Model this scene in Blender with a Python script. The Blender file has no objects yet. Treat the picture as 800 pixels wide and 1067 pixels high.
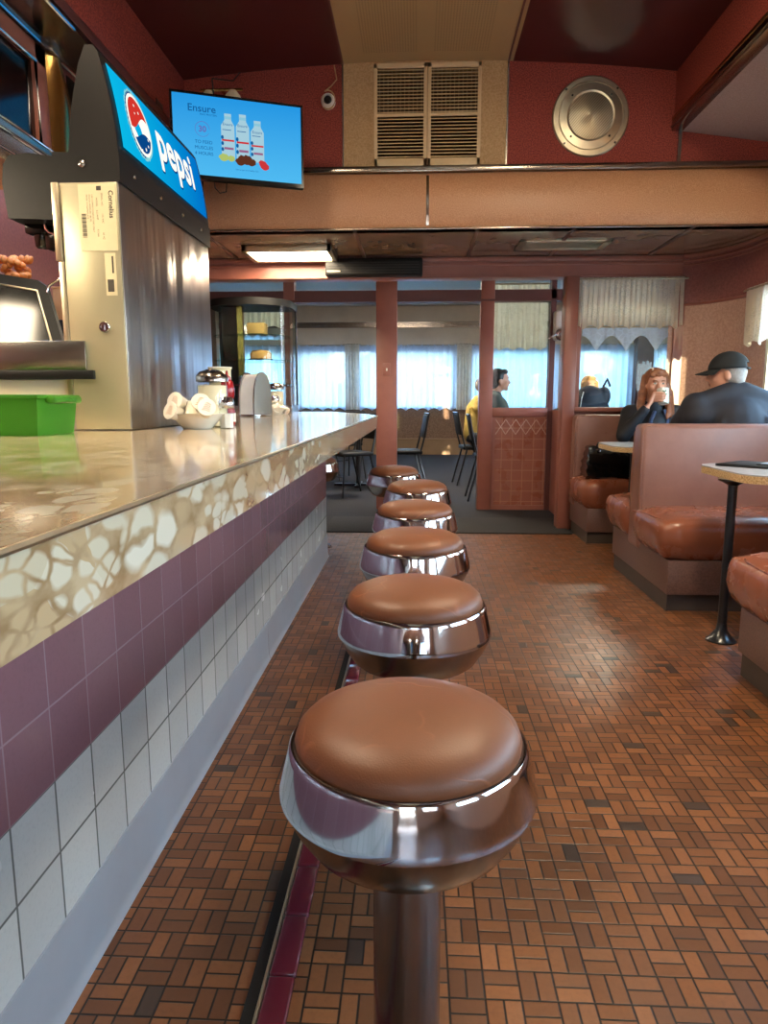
import bpy, bmesh, math, random
from mathutils import Vector, Matrix, Euler
random.seed(7)
S = bpy.context.scene
COL = S.collection
PI = math.pi

# ------------------------------------------------------------------ helpers
def lin(c):
    return tuple(((x/255)/12.92 if x/255 <= .04045 else ((x/255+.055)/1.055)**2.4) for x in c)

class NT:
    """small node helper"""
    def __init__(s, name):
        s.m = bpy.data.materials.new(name); s.m.use_nodes = True
        s.t = s.m.node_tree; s.t.nodes.clear()
        s.out = s.n('ShaderNodeOutputMaterial')
    def n(s, typ, **kw):
        nd = s.t.nodes.new(typ)
        for k, v in kw.items():
            setattr(nd, k, v)
        return nd
    def l(s, a, b): s.t.links.new(a, b)
    def math(s, op, a, b=None, c=None, clamp=False):
        nd = s.n('ShaderNodeMath', operation=op); nd.use_clamp = clamp
        for i, v in enumerate((a, b, c)):
            if v is None: continue
            if isinstance(v, (int, float)): nd.inputs[i].default_value = v
            else: s.l(v, nd.inputs[i])
        return nd.outputs[0]
    def mix(s, f, a, b):
        nd = s.n('ShaderNodeMix', data_type='RGBA')
        for sock, v in ((nd.inputs[0], f), (nd.inputs[6], a), (nd.inputs[7], b)):
            if isinstance(v, (int, float)): sock.default_value = v
            elif isinstance(v, tuple): sock.default_value = (*v, 1) if len(v) == 3 else v
            else: s.l(v, sock)
        return nd.outputs[2]
    def coord(s, scale=(1, 1, 1), kind='Object'):
        tc = s.n('ShaderNodeTexCoord'); mp = s.n('ShaderNodeMapping')
        mp.inputs['Scale'].default_value = scale
        s.l(tc.outputs[kind], mp.inputs[0]); return mp.outputs[0]
    def noise(s, vec, scale, detail=3, rough=.5, out=0):
        nd = s.n('ShaderNodeTexNoise'); nd.inputs['Scale'].default_value = scale
        nd.inputs['Detail'].default_value = detail; nd.inputs['Roughness'].default_value = rough
        s.l(vec, nd.inputs['Vector']); return nd.outputs[out]
    def ramp(s, v, lo, hi):
        nd = s.n('ShaderNodeMapRange'); nd.inputs[1].default_value = lo; nd.inputs[2].default_value = hi
        s.l(v, nd.inputs[0]); return nd.outputs[0]
    def bump(s, h, strength=.2, dist=.002):
        nd = s.n('ShaderNodeBump'); nd.inputs['Strength'].default_value = strength
        nd.inputs['Distance'].default_value = dist; s.l(h, nd.inputs['Height']); return nd.outputs[0]
    def bsdf(s, col=None, rough=.5, metal=0., normal=None, spec=None, coat=0., trans=0., alpha=None, sheen=0.):
        b = s.n('ShaderNodeBsdfPrincipled')
        for nm, v in (('Base Color', col), ('Roughness', rough), ('Metallic', metal), ('Normal', normal),
                      ('Specular IOR Level', spec), ('Coat Weight', coat), ('Transmission Weight', trans), ('Alpha', alpha), ('Sheen Weight', sheen)):
            if v is None: continue
            k = b.inputs[nm]
            if isinstance(v, tuple): k.default_value = (*v, 1)
            elif isinstance(v, (int, float)): k.default_value = v
            else: s.l(v, k)
        b.inputs['Coat Roughness'].default_value = .06
        s.l(b.outputs[0], s.out.inputs[0]); return b

MAT = {}
class _E(dict):
    def get(s, k, d): return .5 if k.startswith(('lit_', 'scr')) else d
EMS = _E()
def simple(name, rgb, rough=.5, metal=0., var=.12, scale=18., bump=0., bscale=None, coat=0., spec=None, rvar=0., sheen=0.):
    """one colour with a soft mottling, optional bump"""
    t = NT(name); v = t.coord(); c = lin(rgb)
    n = t.noise(v, scale, 4, .6)
    a = tuple(min(1, x*(1+var)) for x in c); b = tuple(x*(1-var) for x in c)
    col = t.mix(t.ramp(n, .3, .7), b, a)
    nm = None
    if bump: nm = t.bump(t.noise(v, bscale or scale*6, 3), bump, .003)
    r = rough
    if rvar: r = t.math('ADD', t.math('MULTIPLY', t.noise(v, scale*.6, 4), rvar), rough-rvar*.5)
    t.bsdf(col, r, metal, nm, spec, coat, sheen=sheen)
    MAT[name] = t.m; return t.m

def speck(name, rgb, rgb2, rough=.8, scale=260., bump=.4, big=None):
    """fine two-tone speckle (textured wall covering, carpet)"""
    t = NT(name); v = t.coord()
    n = t.noise(v, scale, 2, .7)
    col = t.mix(t.ramp(n, .38, .62), lin(rgb), lin(rgb2))
    if big:
        col = t.mix(t.math('MULTIPLY', t.ramp(t.noise(v, 2.2, 4), .35, .7), .55), col, lin(big))
    t.bsdf(col, rough, 0, t.bump(n, bump, .002)); MAT[name] = t.m; return t.m

def emit(name, rgb, s):
    t = NT(name); e = t.n('ShaderNodeEmission'); e.inputs[0].default_value = (*lin(rgb), 1); e.inputs[1].default_value = s*EMS.get(name, 1.)
    t.l(e.outputs[0], t.out.inputs[0]); MAT[name] = t.m; return t.m

def glass(name, tint=(235, 245, 245), rough=.02, gl=1.0):
    t = NT(name)
    tr = t.n('ShaderNodeBsdfTransparent'); tr.inputs[0].default_value = (*lin(tint), 1)
    g = t.n('ShaderNodeBsdfGlossy'); g.inputs['Roughness'].default_value = rough
    f = t.n('ShaderNodeFresnel'); f.inputs[0].default_value = 1.45
    mx = t.n('ShaderNodeMixShader'); geo = t.n('ShaderNodeNewGeometry'); front = t.math('SUBTRACT', 1., geo.outputs['Backfacing'])
    t.l(t.math('MULTIPLY', t.math('MULTIPLY', f.outputs[0], gl, clamp=True), front), mx.inputs[0])
    t.l(tr.outputs[0], mx.inputs[1]); t.l(g.outputs[0], mx.inputs[2]); t.l(mx.outputs[0], t.out.inputs[0])
    MAT[name] = t.m; return t.m

def lace(name, rgb, open_lo, open_hi, scale=60., dens=.0):
    """woven lace: holes between threads, light glows through"""
    t = NT(name); v = t.coord()
    vo = t.n('ShaderNodeTexVoronoi', feature='DISTANCE_TO_EDGE'); vo.inputs['Scale'].default_value = scale
    t.l(v, vo.inputs['Vector'])
    flower = t.ramp(t.noise(v, scale*.12, 3, .6), .42, .58)
    hole = t.ramp(vo.outputs[0], .04, .16)
    fac = t.math('MULTIPLY', hole, t.math('ADD', t.math('MULTIPLY', flower, open_hi-open_lo), open_lo), clamp=True)
    d = t.n('ShaderNodeBsdfDiffuse'); d.inputs[0].default_value = (*lin(rgb), 1)
    tl = t.n('ShaderNodeBsdfTranslucent'); tl.inputs[0].default_value = (*lin(rgb), 1)
    m1 = t.n('ShaderNodeMixShader'); m1.inputs[0].default_value = .5
    t.l(d.outputs[0], m1.inputs[1]); t.l(tl.outputs[0], m1.inputs[2])
    tr = t.n('ShaderNodeBsdfTransparent')
    m2 = t.n('ShaderNodeMixShader'); t.l(fac, m2.inputs[0]); t.l(m1.outputs[0], m2.inputs[1]); t.l(tr.outputs[0], m2.inputs[2])
    t.l(m2.outputs[0], t.out.inputs[0]); MAT[name] = t.m; return t.m

def tiles(name, rgb, rgb2, grout, size, axis_u, axis_v, off=(0, 0), rough=.25, gw=.025, bump=.5):
    """square tiles; u, v are which object coordinates run across"""
    t = NT(name); tc = t.n('ShaderNodeTexCoord'); sp = t.n('ShaderNodeSeparateXYZ'); t.l(tc.outputs['Object'], sp.inputs[0])
    u = t.math('ADD', t.math('DIVIDE', sp.outputs[axis_u], size), off[0]); w = t.math('ADD', t.math('DIVIDE', sp.outputs[axis_v], size), off[1])
    fu = t.math('FRACT', u); fw = t.math('FRACT', w)
    du = t.math('SUBTRACT', .5, t.math('ABSOLUTE', t.math('SUBTRACT', fu, .5)))
    dw = t.math('SUBTRACT', .5, t.math('ABSOLUTE', t.math('SUBTRACT', fw, .5)))
    d = t.math('MINIMUM', du, dw)
    body = t.ramp(d, gw*.5, gw)
    cb = t.n('ShaderNodeCombineXYZ'); t.l(t.math('FLOOR', u), cb.inputs[0]); t.l(t.math('FLOOR', w), cb.inputs[1])
    wn = t.n('ShaderNodeTexWhiteNoise', noise_dimensions='3D'); t.l(cb.outputs[0], wn.inputs['Vector'])
    col = t.mix(wn.outputs[0], lin(rgb), lin(rgb2))
    spk = t.noise(tc.outputs['Object'], 120., 3, .7)
    col = t.mix(t.math('MULTIPLY', t.ramp(spk, .5, .75), .18), col, tuple(x*.55 for x in lin(rgb)))
    col = t.mix(body, lin(grout), col)
    t.bsdf(col, t.math('ADD', t.math('MULTIPLY', t.noise(tc.outputs['Object'], 9., 3), .15), rough-.07), 0, t.bump(body, bump, .002))
    MAT[name] = t.m; return t.m

class MB:
    """collects shapes in world coordinates; build() links them as one object"""
    def __init__(s): s.bm = bmesh.new(); s.mi = 0
    def _faces(s, n0):
        s.bm.faces.ensure_lookup_table()
        for f in s.bm.faces[n0:]: f.material_index = s.mi
    def box(s, x0, x1, y0, y1, z0, z1, bev=0., seg=2, rot=None, piv=None):
        tmp = bmesh.new()
        bmesh.ops.create_cube(tmp, size=1)
        for v in tmp.verts:
            v.co = Vector(((x0+x1)/2+v.co.x*(x1-x0), (y0+y1)/2+v.co.y*(y1-y0), (z0+z1)/2+v.co.z*(z1-z0)))
        if bev: bmesh.ops.bevel(tmp, geom=tmp.edges[:], offset=bev, segments=seg, profile=.5, affect='EDGES')
        if rot is not None:
            M = Euler(rot).to_matrix(); c = Vector(piv) if piv else Vector(((x0+x1)/2, (y0+y1)/2, (z0+z1)/2))
            for v in tmp.verts: v.co = c+M @ (v.co-c)
        return s.add(tmp)
    def add(s, tmp, M=None):
        n0 = len(s.bm.faces); mp = {}
        for v in tmp.verts: mp[v] = s.bm.verts.new(M @ v.co if M else v.co)
        for f in tmp.faces:
            try: nf = s.bm.faces.new([mp[v] for v in f.verts]); nf.material_index = s.mi
            except ValueError: pass
        tmp.free(); return s
    def poly(s, pts):
        vs = [s.bm.verts.new(Vector(p)) for p in pts]
        f = s.bm.faces.new(vs); f.material_index = s.mi; return s
    def prism(s, pts, vec):
        """closed outline pts (3D) extruded along vec"""
        vec = Vector(vec); a = [s.bm.verts.new(Vector(p)) for p in pts]; b = [s.bm.verts.new(Vector(p)+vec) for p in pts]
        n = len(a); fs = [s.bm.faces.new(a[::-1]), s.bm.faces.new(b)]
        for i in range(n): fs.append(s.bm.faces.new([a[i], a[(i+1) % n], b[(i+1) % n], b[i]]))
        for f in fs: f.material_index = s.mi
        return s
    def sheet(s, pts, vec):
        """open outline swept along vec"""
        vec = Vector(vec); a = [s.bm.verts.new(Vector(p)) for p in pts]; b = [s.bm.verts.new(Vector(p)+vec) for p in pts]
        for i in range(len(a)-1):
            f = s.bm.faces.new([a[i], a[i+1], b[i+1], b[i]]); f.material_index = s.mi
        return s
    def lathe(s, prof, c, seg=40, cap=True, axis='z'):
        """prof: list of (r, z)"""
        c = Vector(c); rings = []
        for r, z in prof:
            if r <= 1e-6:
                rings.append([s.bm.verts.new(c+s._ax(0, 0, z, axis))])
            else:
                rings.append([s.bm.verts.new(c+s._ax(r*math.cos(2*PI*i/seg), r*math.sin(2*PI*i/seg), z, axis)) for i in range(seg)])
        for a, b in zip(rings, rings[1:]):
            for i in range(seg):
                j = (i+1) % seg
                if len(a) == 1 and len(b) == 1: continue
                if len(a) == 1: q = [a[0], b[i], b[j]]
                elif len(b) == 1: q = [a[i], a[j], b[0]]
                else: q = [a[i], a[j], b[j], b[i]]
                f = s.bm.faces.new(q); f.material_index = s.mi
        if cap:
            for rg in (rings[0], rings[-1]):
                if len(rg) > 2:
                    f = s.bm.faces.new(rg); f.material_index = s.mi
        return s
    @staticmethod
    def _ax(x, y, z, axis):
        return Vector((x, y, z)) if axis == 'z' else (Vector((x, z, y)) if axis == 'y' else Vector((z, x, y)))
    def tube(s, pts, r, seg=8, closed=False):
        pts = [Vector(p) for p in pts]; rs = r if isinstance(r, (list, tuple)) else [r]*len(pts)
        rings = []; up = None; n = len(pts)
        for i, p in enumerate(pts):
            if closed: d = pts[(i+1) % n]-pts[i-1]
            else: d = pts[min(i+1, n-1)]-pts[max(i-1, 0)]
            d.normalize()
            if up is None:
                up = Vector((0, 0, 1)) if abs(d.z) < .9 else Vector((1, 0, 0))
            a = d.cross(up).normalized(); b = a.cross(d).normalized(); up = b
            rings.append([s.bm.verts.new(p+(a*math.cos(2*PI*k/seg)+b*math.sin(2*PI*k/seg))*rs[i]) for k in range(seg)])
        pr = list(zip(rings, rings[1:]))
        if closed: pr.append((rings[-1], rings[0]))
        for a, b in pr:
            for k in range(seg):
                f = s.bm.faces.new([a[k], a[(k+1) % seg], b[(k+1) % seg], b[k]]); f.material_index = s.mi
        if not closed:
            for rg in (rings[0][::-1], rings[-1]):
                f = s.bm.faces.new(rg); f.material_index = s.mi
        return s
    def ball(s, c, r, seg=16, ring=10, rot=None):
        """ellipsoid; r is a number or (rx, ry, rz)"""
        r = (r, r, r) if isinstance(r, (int, float)) else r
        tmp = bmesh.new(); bmesh.ops.create_uvsphere(tmp, u_segments=seg, v_segments=ring, radius=1)
        M = Euler(rot).to_matrix() if rot else Matrix.Identity(3)
        for v in tmp.verts: v.co = Vector(c)+M @ Vector((v.co.x*r[0], v.co.y*r[1], v.co.z*r[2]))
        return s.add(tmp)
    def cone(s, p0, p1, r0, r1, seg=16):
        """tapered capsule between two joints"""
        p0 = Vector(p0); p1 = Vector(p1); d = p1-p0; L = d.length; q = d.to_track_quat('Z', 'Y').to_matrix()
        prof = []
        for i in range(6): a = -PI/2+PI/2*i/5; prof.append((r0*math.cos(a), r0*math.sin(a)))
        for i in range(6): a = PI/2*i/5; prof.append((r1*math.cos(a), L+r1*math.sin(a)))
        prof[0] = (0, -r0); prof[-1] = (0, L+r1)
        t = MB(); t.lathe(prof, (0, 0, 0), seg, cap=False)
        M = Matrix.Translation(p0) @ q.to_4x4()
        return s.add(t.bm, M)
    def text(s, body, size, o, u, v, off=0., depth=.0006, align='LEFT', spacing=1.):
        """flat lettering laid on the plane o + a*u + b*v"""
        cu = bpy.data.curves.new('t', 'FONT'); cu.body = body; cu.size = size; cu.offset = off; cu.align_x = align; cu.space_character = spacing
        cu.resolution_u = 4
        ob = bpy.data.objects.new('t', cu); COL.objects.link(ob)
        dg = bpy.context.evaluated_depsgraph_get(); me = ob.evaluated_get(dg).to_mesh()
        o = Vector(o); u = Vector(u); v = Vector(v); n = u.cross(v).normalized()
        vs = [s.bm.verts.new(o+u*p.co.x+v*p.co.y+n*depth) for p in me.vertices]
        for p in me.polygons:
            try:
                f = s.bm.faces.new([vs[i] for i in p.vertices]); f.material_index = s.mi
            except ValueError: pass
        ob.evaluated_get(dg).to_mesh_clear()
        bpy.data.objects.remove(ob); bpy.data.curves.remove(cu); return s
    def disc(s, c, u, v, r, n=28, depth=0.):
        c = Vector(c); u = Vector(u); v = Vector(v); nn = u.cross(v).normalized()*depth
        ru, rv = (r, r) if isinstance(r, (int, float)) else r
        return s.poly([c+nn+u*(ru*math.cos(2*PI*i/n))+v*(rv*math.sin(2*PI*i/n)) for i in range(n)])
    def build(s, name, mats, parent=None, base=None, smooth=40, mods=None):
        me = bpy.data.meshes.new(name)
        bmesh.ops.recalc_face_normals(s.bm, faces=s.bm.faces[:]) if smooth is not None and smooth >= 0 else None
        if parent is not None:
            r = parent
            while r.parent: r = r.parent
            org = r.location.copy()
        elif base is not None: org = Vector(base)
        else: org = Vector((0, 0, 0))
        for v in s.bm.verts: v.co -= org
        s.bm.to_mesh(me); s.bm.free()
        o = bpy.data.objects.new(name, me); COL.objects.link(o)
        if parent is not None: o.parent = parent
        else: o.location = org
        for m in (mats if isinstance(mats, (list, tuple)) else [mats]): me.materials.append(MAT[m] if isinstance(m, str) else m)
        if smooth and smooth > 0:
            for p in me.polygons: p.use_smooth = True
            try: me.set_sharp_from_angle(angle=math.radians(smooth))
            except Exception: pass
        return o

def thing(name, label, cat, loc=(0, 0, 0), group=None):
    o = bpy.data.objects.new(name, None); o.empty_display_size = .1; COL.objects.link(o); o.location = loc
    tag(o, label, cat, group); return o
def tag(o, label, cat, group=None, kind=None):
    if label: o['label'] = label
    if cat: o['category'] = cat
    if group: o['group'] = group
    if kind: o['kind'] = kind
    return o
def struct(o): o['kind'] = 'structure'; return o
def dup(root, loc, rz=None, label=None):
    r = root.copy(); COL.objects.link(r); r.location = loc
    if rz is not None: r.rotation_euler = (0, 0, rz)
    if label: r['label'] = label
    def rec(src, dst):
        for ch in list(src.children):
            c = ch.copy(); COL.objects.link(c); c.parent = dst; rec(ch, c)
    rec(root, r); return r
def remesh(o, vox, smooth=4, fac=.5):
    """fuse overlapping volumes into one skin"""
    m = o.modifiers.new('r', 'REMESH'); m.mode = 'VOXEL'; m.voxel_size = vox
    if smooth:
        k = o.modifiers.new('s', 'SMOOTH'); k.iterations = smooth; k.factor = fac
    dg = bpy.context.evaluated_depsgraph_get()
    me = bpy.data.meshes.new_from_object(o.evaluated_get(dg))
    o.modifiers.clear(); mats = list(o.data.materials); o.data = me
    me.materials.clear()
    for x in mats: me.materials.append(x)
    for p in me.polygons: p.use_smooth = True; p.material_index = 0
    return o

# ------------------------------------------------------------------ camera
F, PCX, PCY, EYE = 725., 400., 533.5, 1.04
PIT = math.atan((533.5-417)/F); YAW = math.atan(35/F*math.cos(PIT))
cam = bpy.data.cameras.new('camera'); co = bpy.data.objects.new('camera', cam); COL.objects.link(co)
cam.sensor_fit = 'VERTICAL'; cam.sensor_height = 36; cam.lens = F/1067*36; cam.clip_start = .05
co.location = (0, 0, EYE); co.rotation_euler = (PI/2-PIT, 0, YAW)
S.camera = co

# ------------------------------------------------------------------ materials
speck('red_wall', (110, 35, 28), (164, 72, 56), .75, 130., .5)
simple('maroon_ceiling', (70, 30, 30), .3, var=.1, scale=3., rvar=.1)
speck('tan_panel', (170, 134, 88), (192, 158, 112), .6, 120., .3)
speck('cove_tan', (186, 132, 92), (206, 158, 120), .42, 150., .15)
speck('side_ceiling', (150, 124, 116), (168, 142, 134), .5, 130., .1)
simple('low_ceiling', (134, 108, 88), .13, var=.08, scale=6.)
simple('pink_wood', (152, 94, 80), .33, var=.07, scale=9.)
simple('kick_brown', (70, 58, 50), .6, var=.1)
simple('dark_pink_wood', (98, 58, 54), .4, var=.08, scale=9.)
speck('rose_panel', (128, 74, 70), (146, 90, 84), .45, 60., .05)
speck('maroon_panel', (112, 56, 46), (128, 68, 56), .45, 60., .05)
speck('beige_panel', (178, 138, 120), (196, 158, 138), .4, 60., .1)
simple('cream_wall', (210, 196, 176), .7, var=.06, scale=4.)
simple('dining_ceiling', (206, 196, 182), .5, var=.05)
speck('brown_dado', (122, 96, 78), (146, 118, 98), .8, 40., .2)
simple('base_wood', (150, 122, 92), .5, var=.08, scale=5.)
speck('carpet', (30, 30, 33), (44, 43, 47), .95, 300., .5)
simple('door_mat', (40, 38, 38), .9, var=.2, scale=90., bump=.5)
simple('chrome', (205, 205, 208), .07, 1., var=.03, scale=30., rvar=.05)
simple('chrome_worn', (150, 140, 130), .2, 1., var=.12, scale=14., rvar=.1)
simple('steel', (168, 166, 160), .24, 1., var=.05, scale=3., rvar=.1)
simple('aluminium', (196, 184, 158), .36, 1., var=.06, scale=20.)
simple('vent_paint', (212, 184, 140), .4, var=.05)
simple('brass', (196, 158, 92), .22, 1., var=.1, scale=8.)
simple('black_plastic', (13, 12, 11), .5, spec=.3, var=.15, scale=40.)
simple('black_gloss', (16, 15, 15), .12, var=.1)
simple('black_metal', (22, 22, 24), .3, 0, var=.1, coat=.3)
simple('rubber', (24, 22, 20), .7, var=.1)
simple('white_plastic', (222, 216, 204), .35, var=.03)
simple('panel_metal', (180, 172, 142), .36, .55, var=.05, scale=5.)
simple('cream_panel', (206, 196, 168), .38, var=.05, scale=5.)
simple('base_cove', (150, 152, 156), .3, var=.07, scale=4., rvar=.1)
simple('paper', (226, 220, 206), .8, var=.04, bump=.2)
simple('porcelain', (226, 218, 202), .16, var=.02, coat=.3)
simple('sticker', (208, 196, 158), .5, var=.04)
simple('ink', (62, 54, 44), .6, var=.1)
simple('gasket', (70, 48, 40), .6)
simple('skin', (206, 150, 124), .5, var=.05, scale=25.)
simple('lips', (170, 92, 84), .45)
simple('hair_red', (140, 84, 52), .42, var=.35, scale=30.)
simple('hair_black', (24, 20, 20), .45, var=.3, scale=30.)
simple('hair_grey', (150, 142, 136), .6, var=.2, scale=60.)
simple('hair_blond', (190, 140, 90), .5, var=.2, scale=30.)
simple('jacket_navy', (32, 33, 42), .72, var=.25, scale=9., bump=.3, bscale=30.)
simple('jacket_black', (22, 24, 32), .65, var=.25, scale=12., bump=.3, bscale=40.)
simple('shirt_blue', (60, 74, 104), .8, var=.2)
simple('cap_cloth', (26, 30, 32), .8, var=.12, scale=90.)
simple('denim', (40, 48, 66), .85, var=.15, scale=80.)
simple('yellow_shirt', (206, 176, 92), .8, var=.1)
simple('green_vest', (64, 72, 66), .8, var=.15)
simple('grey_knit', (120, 112, 110), .9, var=.2)
simple('eye_dark', (40, 28, 22), .2)
simple('ketchup', (140, 14, 22), .22, var=.05)
simple('sugar', (232, 218, 186), .9, var=.05)
simple('salt', (236, 232, 226), .9, var=.03)
simple('mug_white', (226, 222, 206), .15, var=.02, coat=.4)
simple('green_print', (70, 120, 70), .5)
simple('white_tile_edge', (196, 200, 204), .2)
simple('burgundy_tile', (96, 28, 40), .16, var=.12, scale=6., coat=.3)
simple('foliage', (150, 156, 96), .7, var=.5, scale=3.)
simple('asphalt', (112, 116, 124), .9, var=.1)
simple('cake', (190, 120, 66), .8, var=.2)
simple('box_card', (188, 128, 78), .8, var=.1)
simple('orange_flower', (206, 110, 34), .7, var=.3, scale=40.)
simple('tabletop', (176, 172, 170), .22, var=.06, scale=30.)
speck('raw_board', (168, 132, 84), (212, 182, 134), .75, 150., .3)
simple('paper_blue', (176, 190, 208), .5, var=.03)
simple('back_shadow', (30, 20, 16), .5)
speck('dark_laminate', (92, 66, 58), (112, 82, 72), .38, 130., .05)
glass('pane'); glass('case_glass', (206, 232, 226), .03, 1.2); glass('jar_glass', (246, 248, 246), .03, 1.3)
lace('lace_thin', (206, 220, 238), .02, .12, 26.)
lace('lace_cream', (236, 228, 212), .0, .2, 55.)
emit('tube_light', (255, 234, 200), 34.)
emit('tube_cool', (255, 240, 218), 64.)

def steel_sheet():
    t = NT('steel_sheet'); v = t.coord((1, 3.2, .22)); n = t.noise(v, 2.2, 2, .4); f = t.noise(t.coord((40, 40, 1.)), 14., 2)
    b = t.bsdf(t.mix(f, lin((150, 146, 146)), lin((176, 172, 170))), .3, 1., t.bump(n, .5, .05)); MAT['steel_sheet'] = t.m
steel_sheet()
# vinyl with pores and a few creases
def vinyl(name, rgb, rough=.32, crease=.0):
    t = NT(name); v = t.coord(); c = lin(rgb)
    n = t.noise(v, 5., 5, .65); fine = t.noise(v, 420., 2)
    col = t.mix(t.ramp(n, .3, .72), tuple(x*.84 for x in c), tuple(min(1, x*1.12) for x in c))
    h = fine
    if crease:
        vo = t.n('ShaderNodeTexVoronoi', feature='DISTANCE_TO_EDGE'); vo.inputs['Scale'].default_value = 6.5
        off = t.n('ShaderNodeVectorMath', operation='ADD'); ns = t.noise(v, 6., 3, .6, 1)
        sc = t.n('ShaderNodeVectorMath', operation='SCALE'); t.l(ns, sc.inputs[0]); sc.inputs['Scale'].default_value = .18
        t.l(v, off.inputs[0]); t.l(sc.outputs[0], off.inputs[1]); t.l(off.outputs[0], vo.inputs['Vector'])
        line = t.math('SUBTRACT', 1., t.ramp(vo.outputs[0], .0, .02))
        line = t.math('MULTIPLY', line, t.ramp(t.noise(v, 9., 2), .5, .62))
        col = t.mix(t.math('MULTIPLY', line, crease), col, tuple(min(1, x*1.9) for x in c))
        h = t.math('ADD', t.math('MULTIPLY', line, 1.5), fine)
    r = t.math('ADD', t.math('MULTIPLY', n, .22), rough-.11)
    t.bsdf(col, r, 0, t.bump(h, .18, .0012)); MAT[name] = t.m
vinyl('stool_vinyl', (122, 72, 44), .46, .5)
vinyl('booth_vinyl', (144, 84, 60), .27)
vinyl('booth_vinyl_sky_tint', (146, 104, 90), .32)  # backrest vinyl, the sky's mauve reflection put into its colour

# speckled marble laminate: pale stones in a tan matrix
def marble():
    t = NT('marble'); v = t.coord((1, .55, 1))
    ns = t.noise(v, 7., 4, .6, 1)
    sc = t.n('ShaderNodeVectorMath', operation='SCALE'); t.l(ns, sc.inputs[0]); sc.inputs['Scale'].default_value = .05
    ad = t.n('ShaderNodeVectorMath', operation='ADD'); t.l(v, ad.inputs[0]); t.l(sc.outputs[0], ad.inputs[1])
    vo = t.n('ShaderNodeTexVoronoi', feature='DISTANCE_TO_EDGE'); vo.inputs['Scale'].default_value = 21.; vo.inputs['Randomness'].default_value = 1
    t.l(ad.outputs[0], vo.inputs['Vector'])
    vc = t.n('ShaderNodeTexVoronoi', feature='F1'); vc.inputs['Scale'].default_value = 21.; t.l(ad.outputs[0], vc.inputs['Vector'])
    v2 = t.n('ShaderNodeTexVoronoi', feature='DISTANCE_TO_EDGE'); v2.inputs['Scale'].default_value = 46.; t.l(ad.outputs[0], v2.inputs['Vector'])
    msk = t.ramp(t.noise(v, 5., 2), .46, .52)
    dm = t.n('ShaderNodeMix', data_type='FLOAT'); t.l(msk, dm.inputs[0]); t.l(vo.outputs[0], dm.inputs[2]); t.l(t.math('MULTIPLY', v2.outputs[0], .8), dm.inputs[3])
    vs2 = t.n('ShaderNodeTexVoronoi', feature='F1'); vs2.inputs['Scale'].default_value = 46.; t.l(ad.outputs[0], vs2.inputs['Vector'])
    dm2 = t.n('ShaderNodeMix', data_type='FLOAT'); t.l(msk, dm2.inputs[0]); t.l(vc.outputs['Distance'], dm2.inputs[2]); t.l(vs2.outputs['Distance'], dm2.inputs[3])
    cell = t.math('MULTIPLY', t.ramp(dm.outputs[0], .02, .09), t.ramp(dm2.outputs[0], .62, .46))
    hs = t.n('ShaderNodeSeparateColor'); t.l(vc.outputs['Color'], hs.inputs[0])
    stone = t.mix(hs.outputs[0], lin((184, 172, 148)), lin((206, 200, 184)))
    stone = t.mix(t.ramp(hs.outputs[1], .72, .76), stone, lin((176, 152, 118)))
    vein = t.mix(t.ramp(t.noise(v, 26., 4), .35, .65), lin((140, 114, 82)), lin((182, 160, 128)))
    col = t.mix(cell, vein, stone)
    t.bsdf(col, .13, 0, coat=.35); MAT['marble'] = t.m
marble()

# basket-weave quarry tile floor
def basket():
    s = .0635
    t = NT('basket_floor'); tc = t.n('ShaderNodeTexCoord'); sp = t.n('ShaderNodeSeparateXYZ'); t.l(tc.outputs['Object'], sp.inputs[0])
    u = t.math('DIVIDE', sp.outputs[0], s); w = t.math('DIVIDE', sp.outputs[1], s)
    cu = t.math('FLOOR', u); cw = t.math('FLOOR', w); fu = t.math('FRACT', u); fw = t.math('FRACT', w)
    par = t.math('FLOORED_MODULO', t.math('ADD', cu, cw), 2.)
    def pick(a, b):
        nd = t.n('ShaderNodeMix', data_type='FLOAT'); t.l(par, nd.inputs[0]); t.l(a, nd.inputs[2]); t.l(b, nd.inputs[3]); return nd.outputs[0]
    a = pick(fu, fw); b = pick(fw, fu)
    a2 = t.math('MULTIPLY', a, 2.); half = t.math('FLOOR', a2); fa = t.math('FRACT', a2)
    ea = t.math('MULTIPLY', t.math('SUBTRACT', .5, t.math('ABSOLUTE', t.math('SUBTRACT', fa, .5))), .5)
    eb = t.math('SUBTRACT', .5, t.math('ABSOLUTE', t.math('SUBTRACT', b, .5)))
    d = t.math('MINIMUM', ea, eb); body = t.ramp(d, .018, .042)
    cb = t.n('ShaderNodeCombineXYZ'); t.l(cu, cb.inputs[0]); t.l(cw, cb.inputs[1]); t.l(half, cb.inputs[2])
    wn = t.n('ShaderNodeTexWhiteNoise', noise_dimensions='3D'); t.l(cb.outputs[0], wn.inputs['Vector'])
    hs = t.n('ShaderNodeSeparateColor'); t.l(wn.outputs['Color'], hs.inputs[0])
    col = t.mix(hs.outputs[0], lin((98, 60, 36)), lin((146, 92, 54)))
    col = t.mix(t.math('GREATER_THAN', hs.outputs[1], .975), col, lin((62, 50, 42)))
    col = t.mix(t.math('MULTIPLY', t.ramp(t.noise(tc.outputs['Object'], 3., 4, .6), .5, .75), .3), col, lin((90, 54, 34)))
    col = t.mix(t.math('MULTIPLY', t.ramp(t.noise(tc.outputs['Object'], 90., 3, .7), .45, .7), .25), col, lin((86, 54, 36)))
    col = t.mix(body, lin((20, 13, 10)), col)
    r = t.math('ADD', t.math('MULTIPLY', hs.outputs[2], .12), .30)
    t.bsdf(col, r, 0, t.bump(t.math('ADD', body, t.math('MULTIPLY', hs.outputs[2], .25)), .45, .0015)); MAT['basket_floor'] = t.m
basket()
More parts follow.
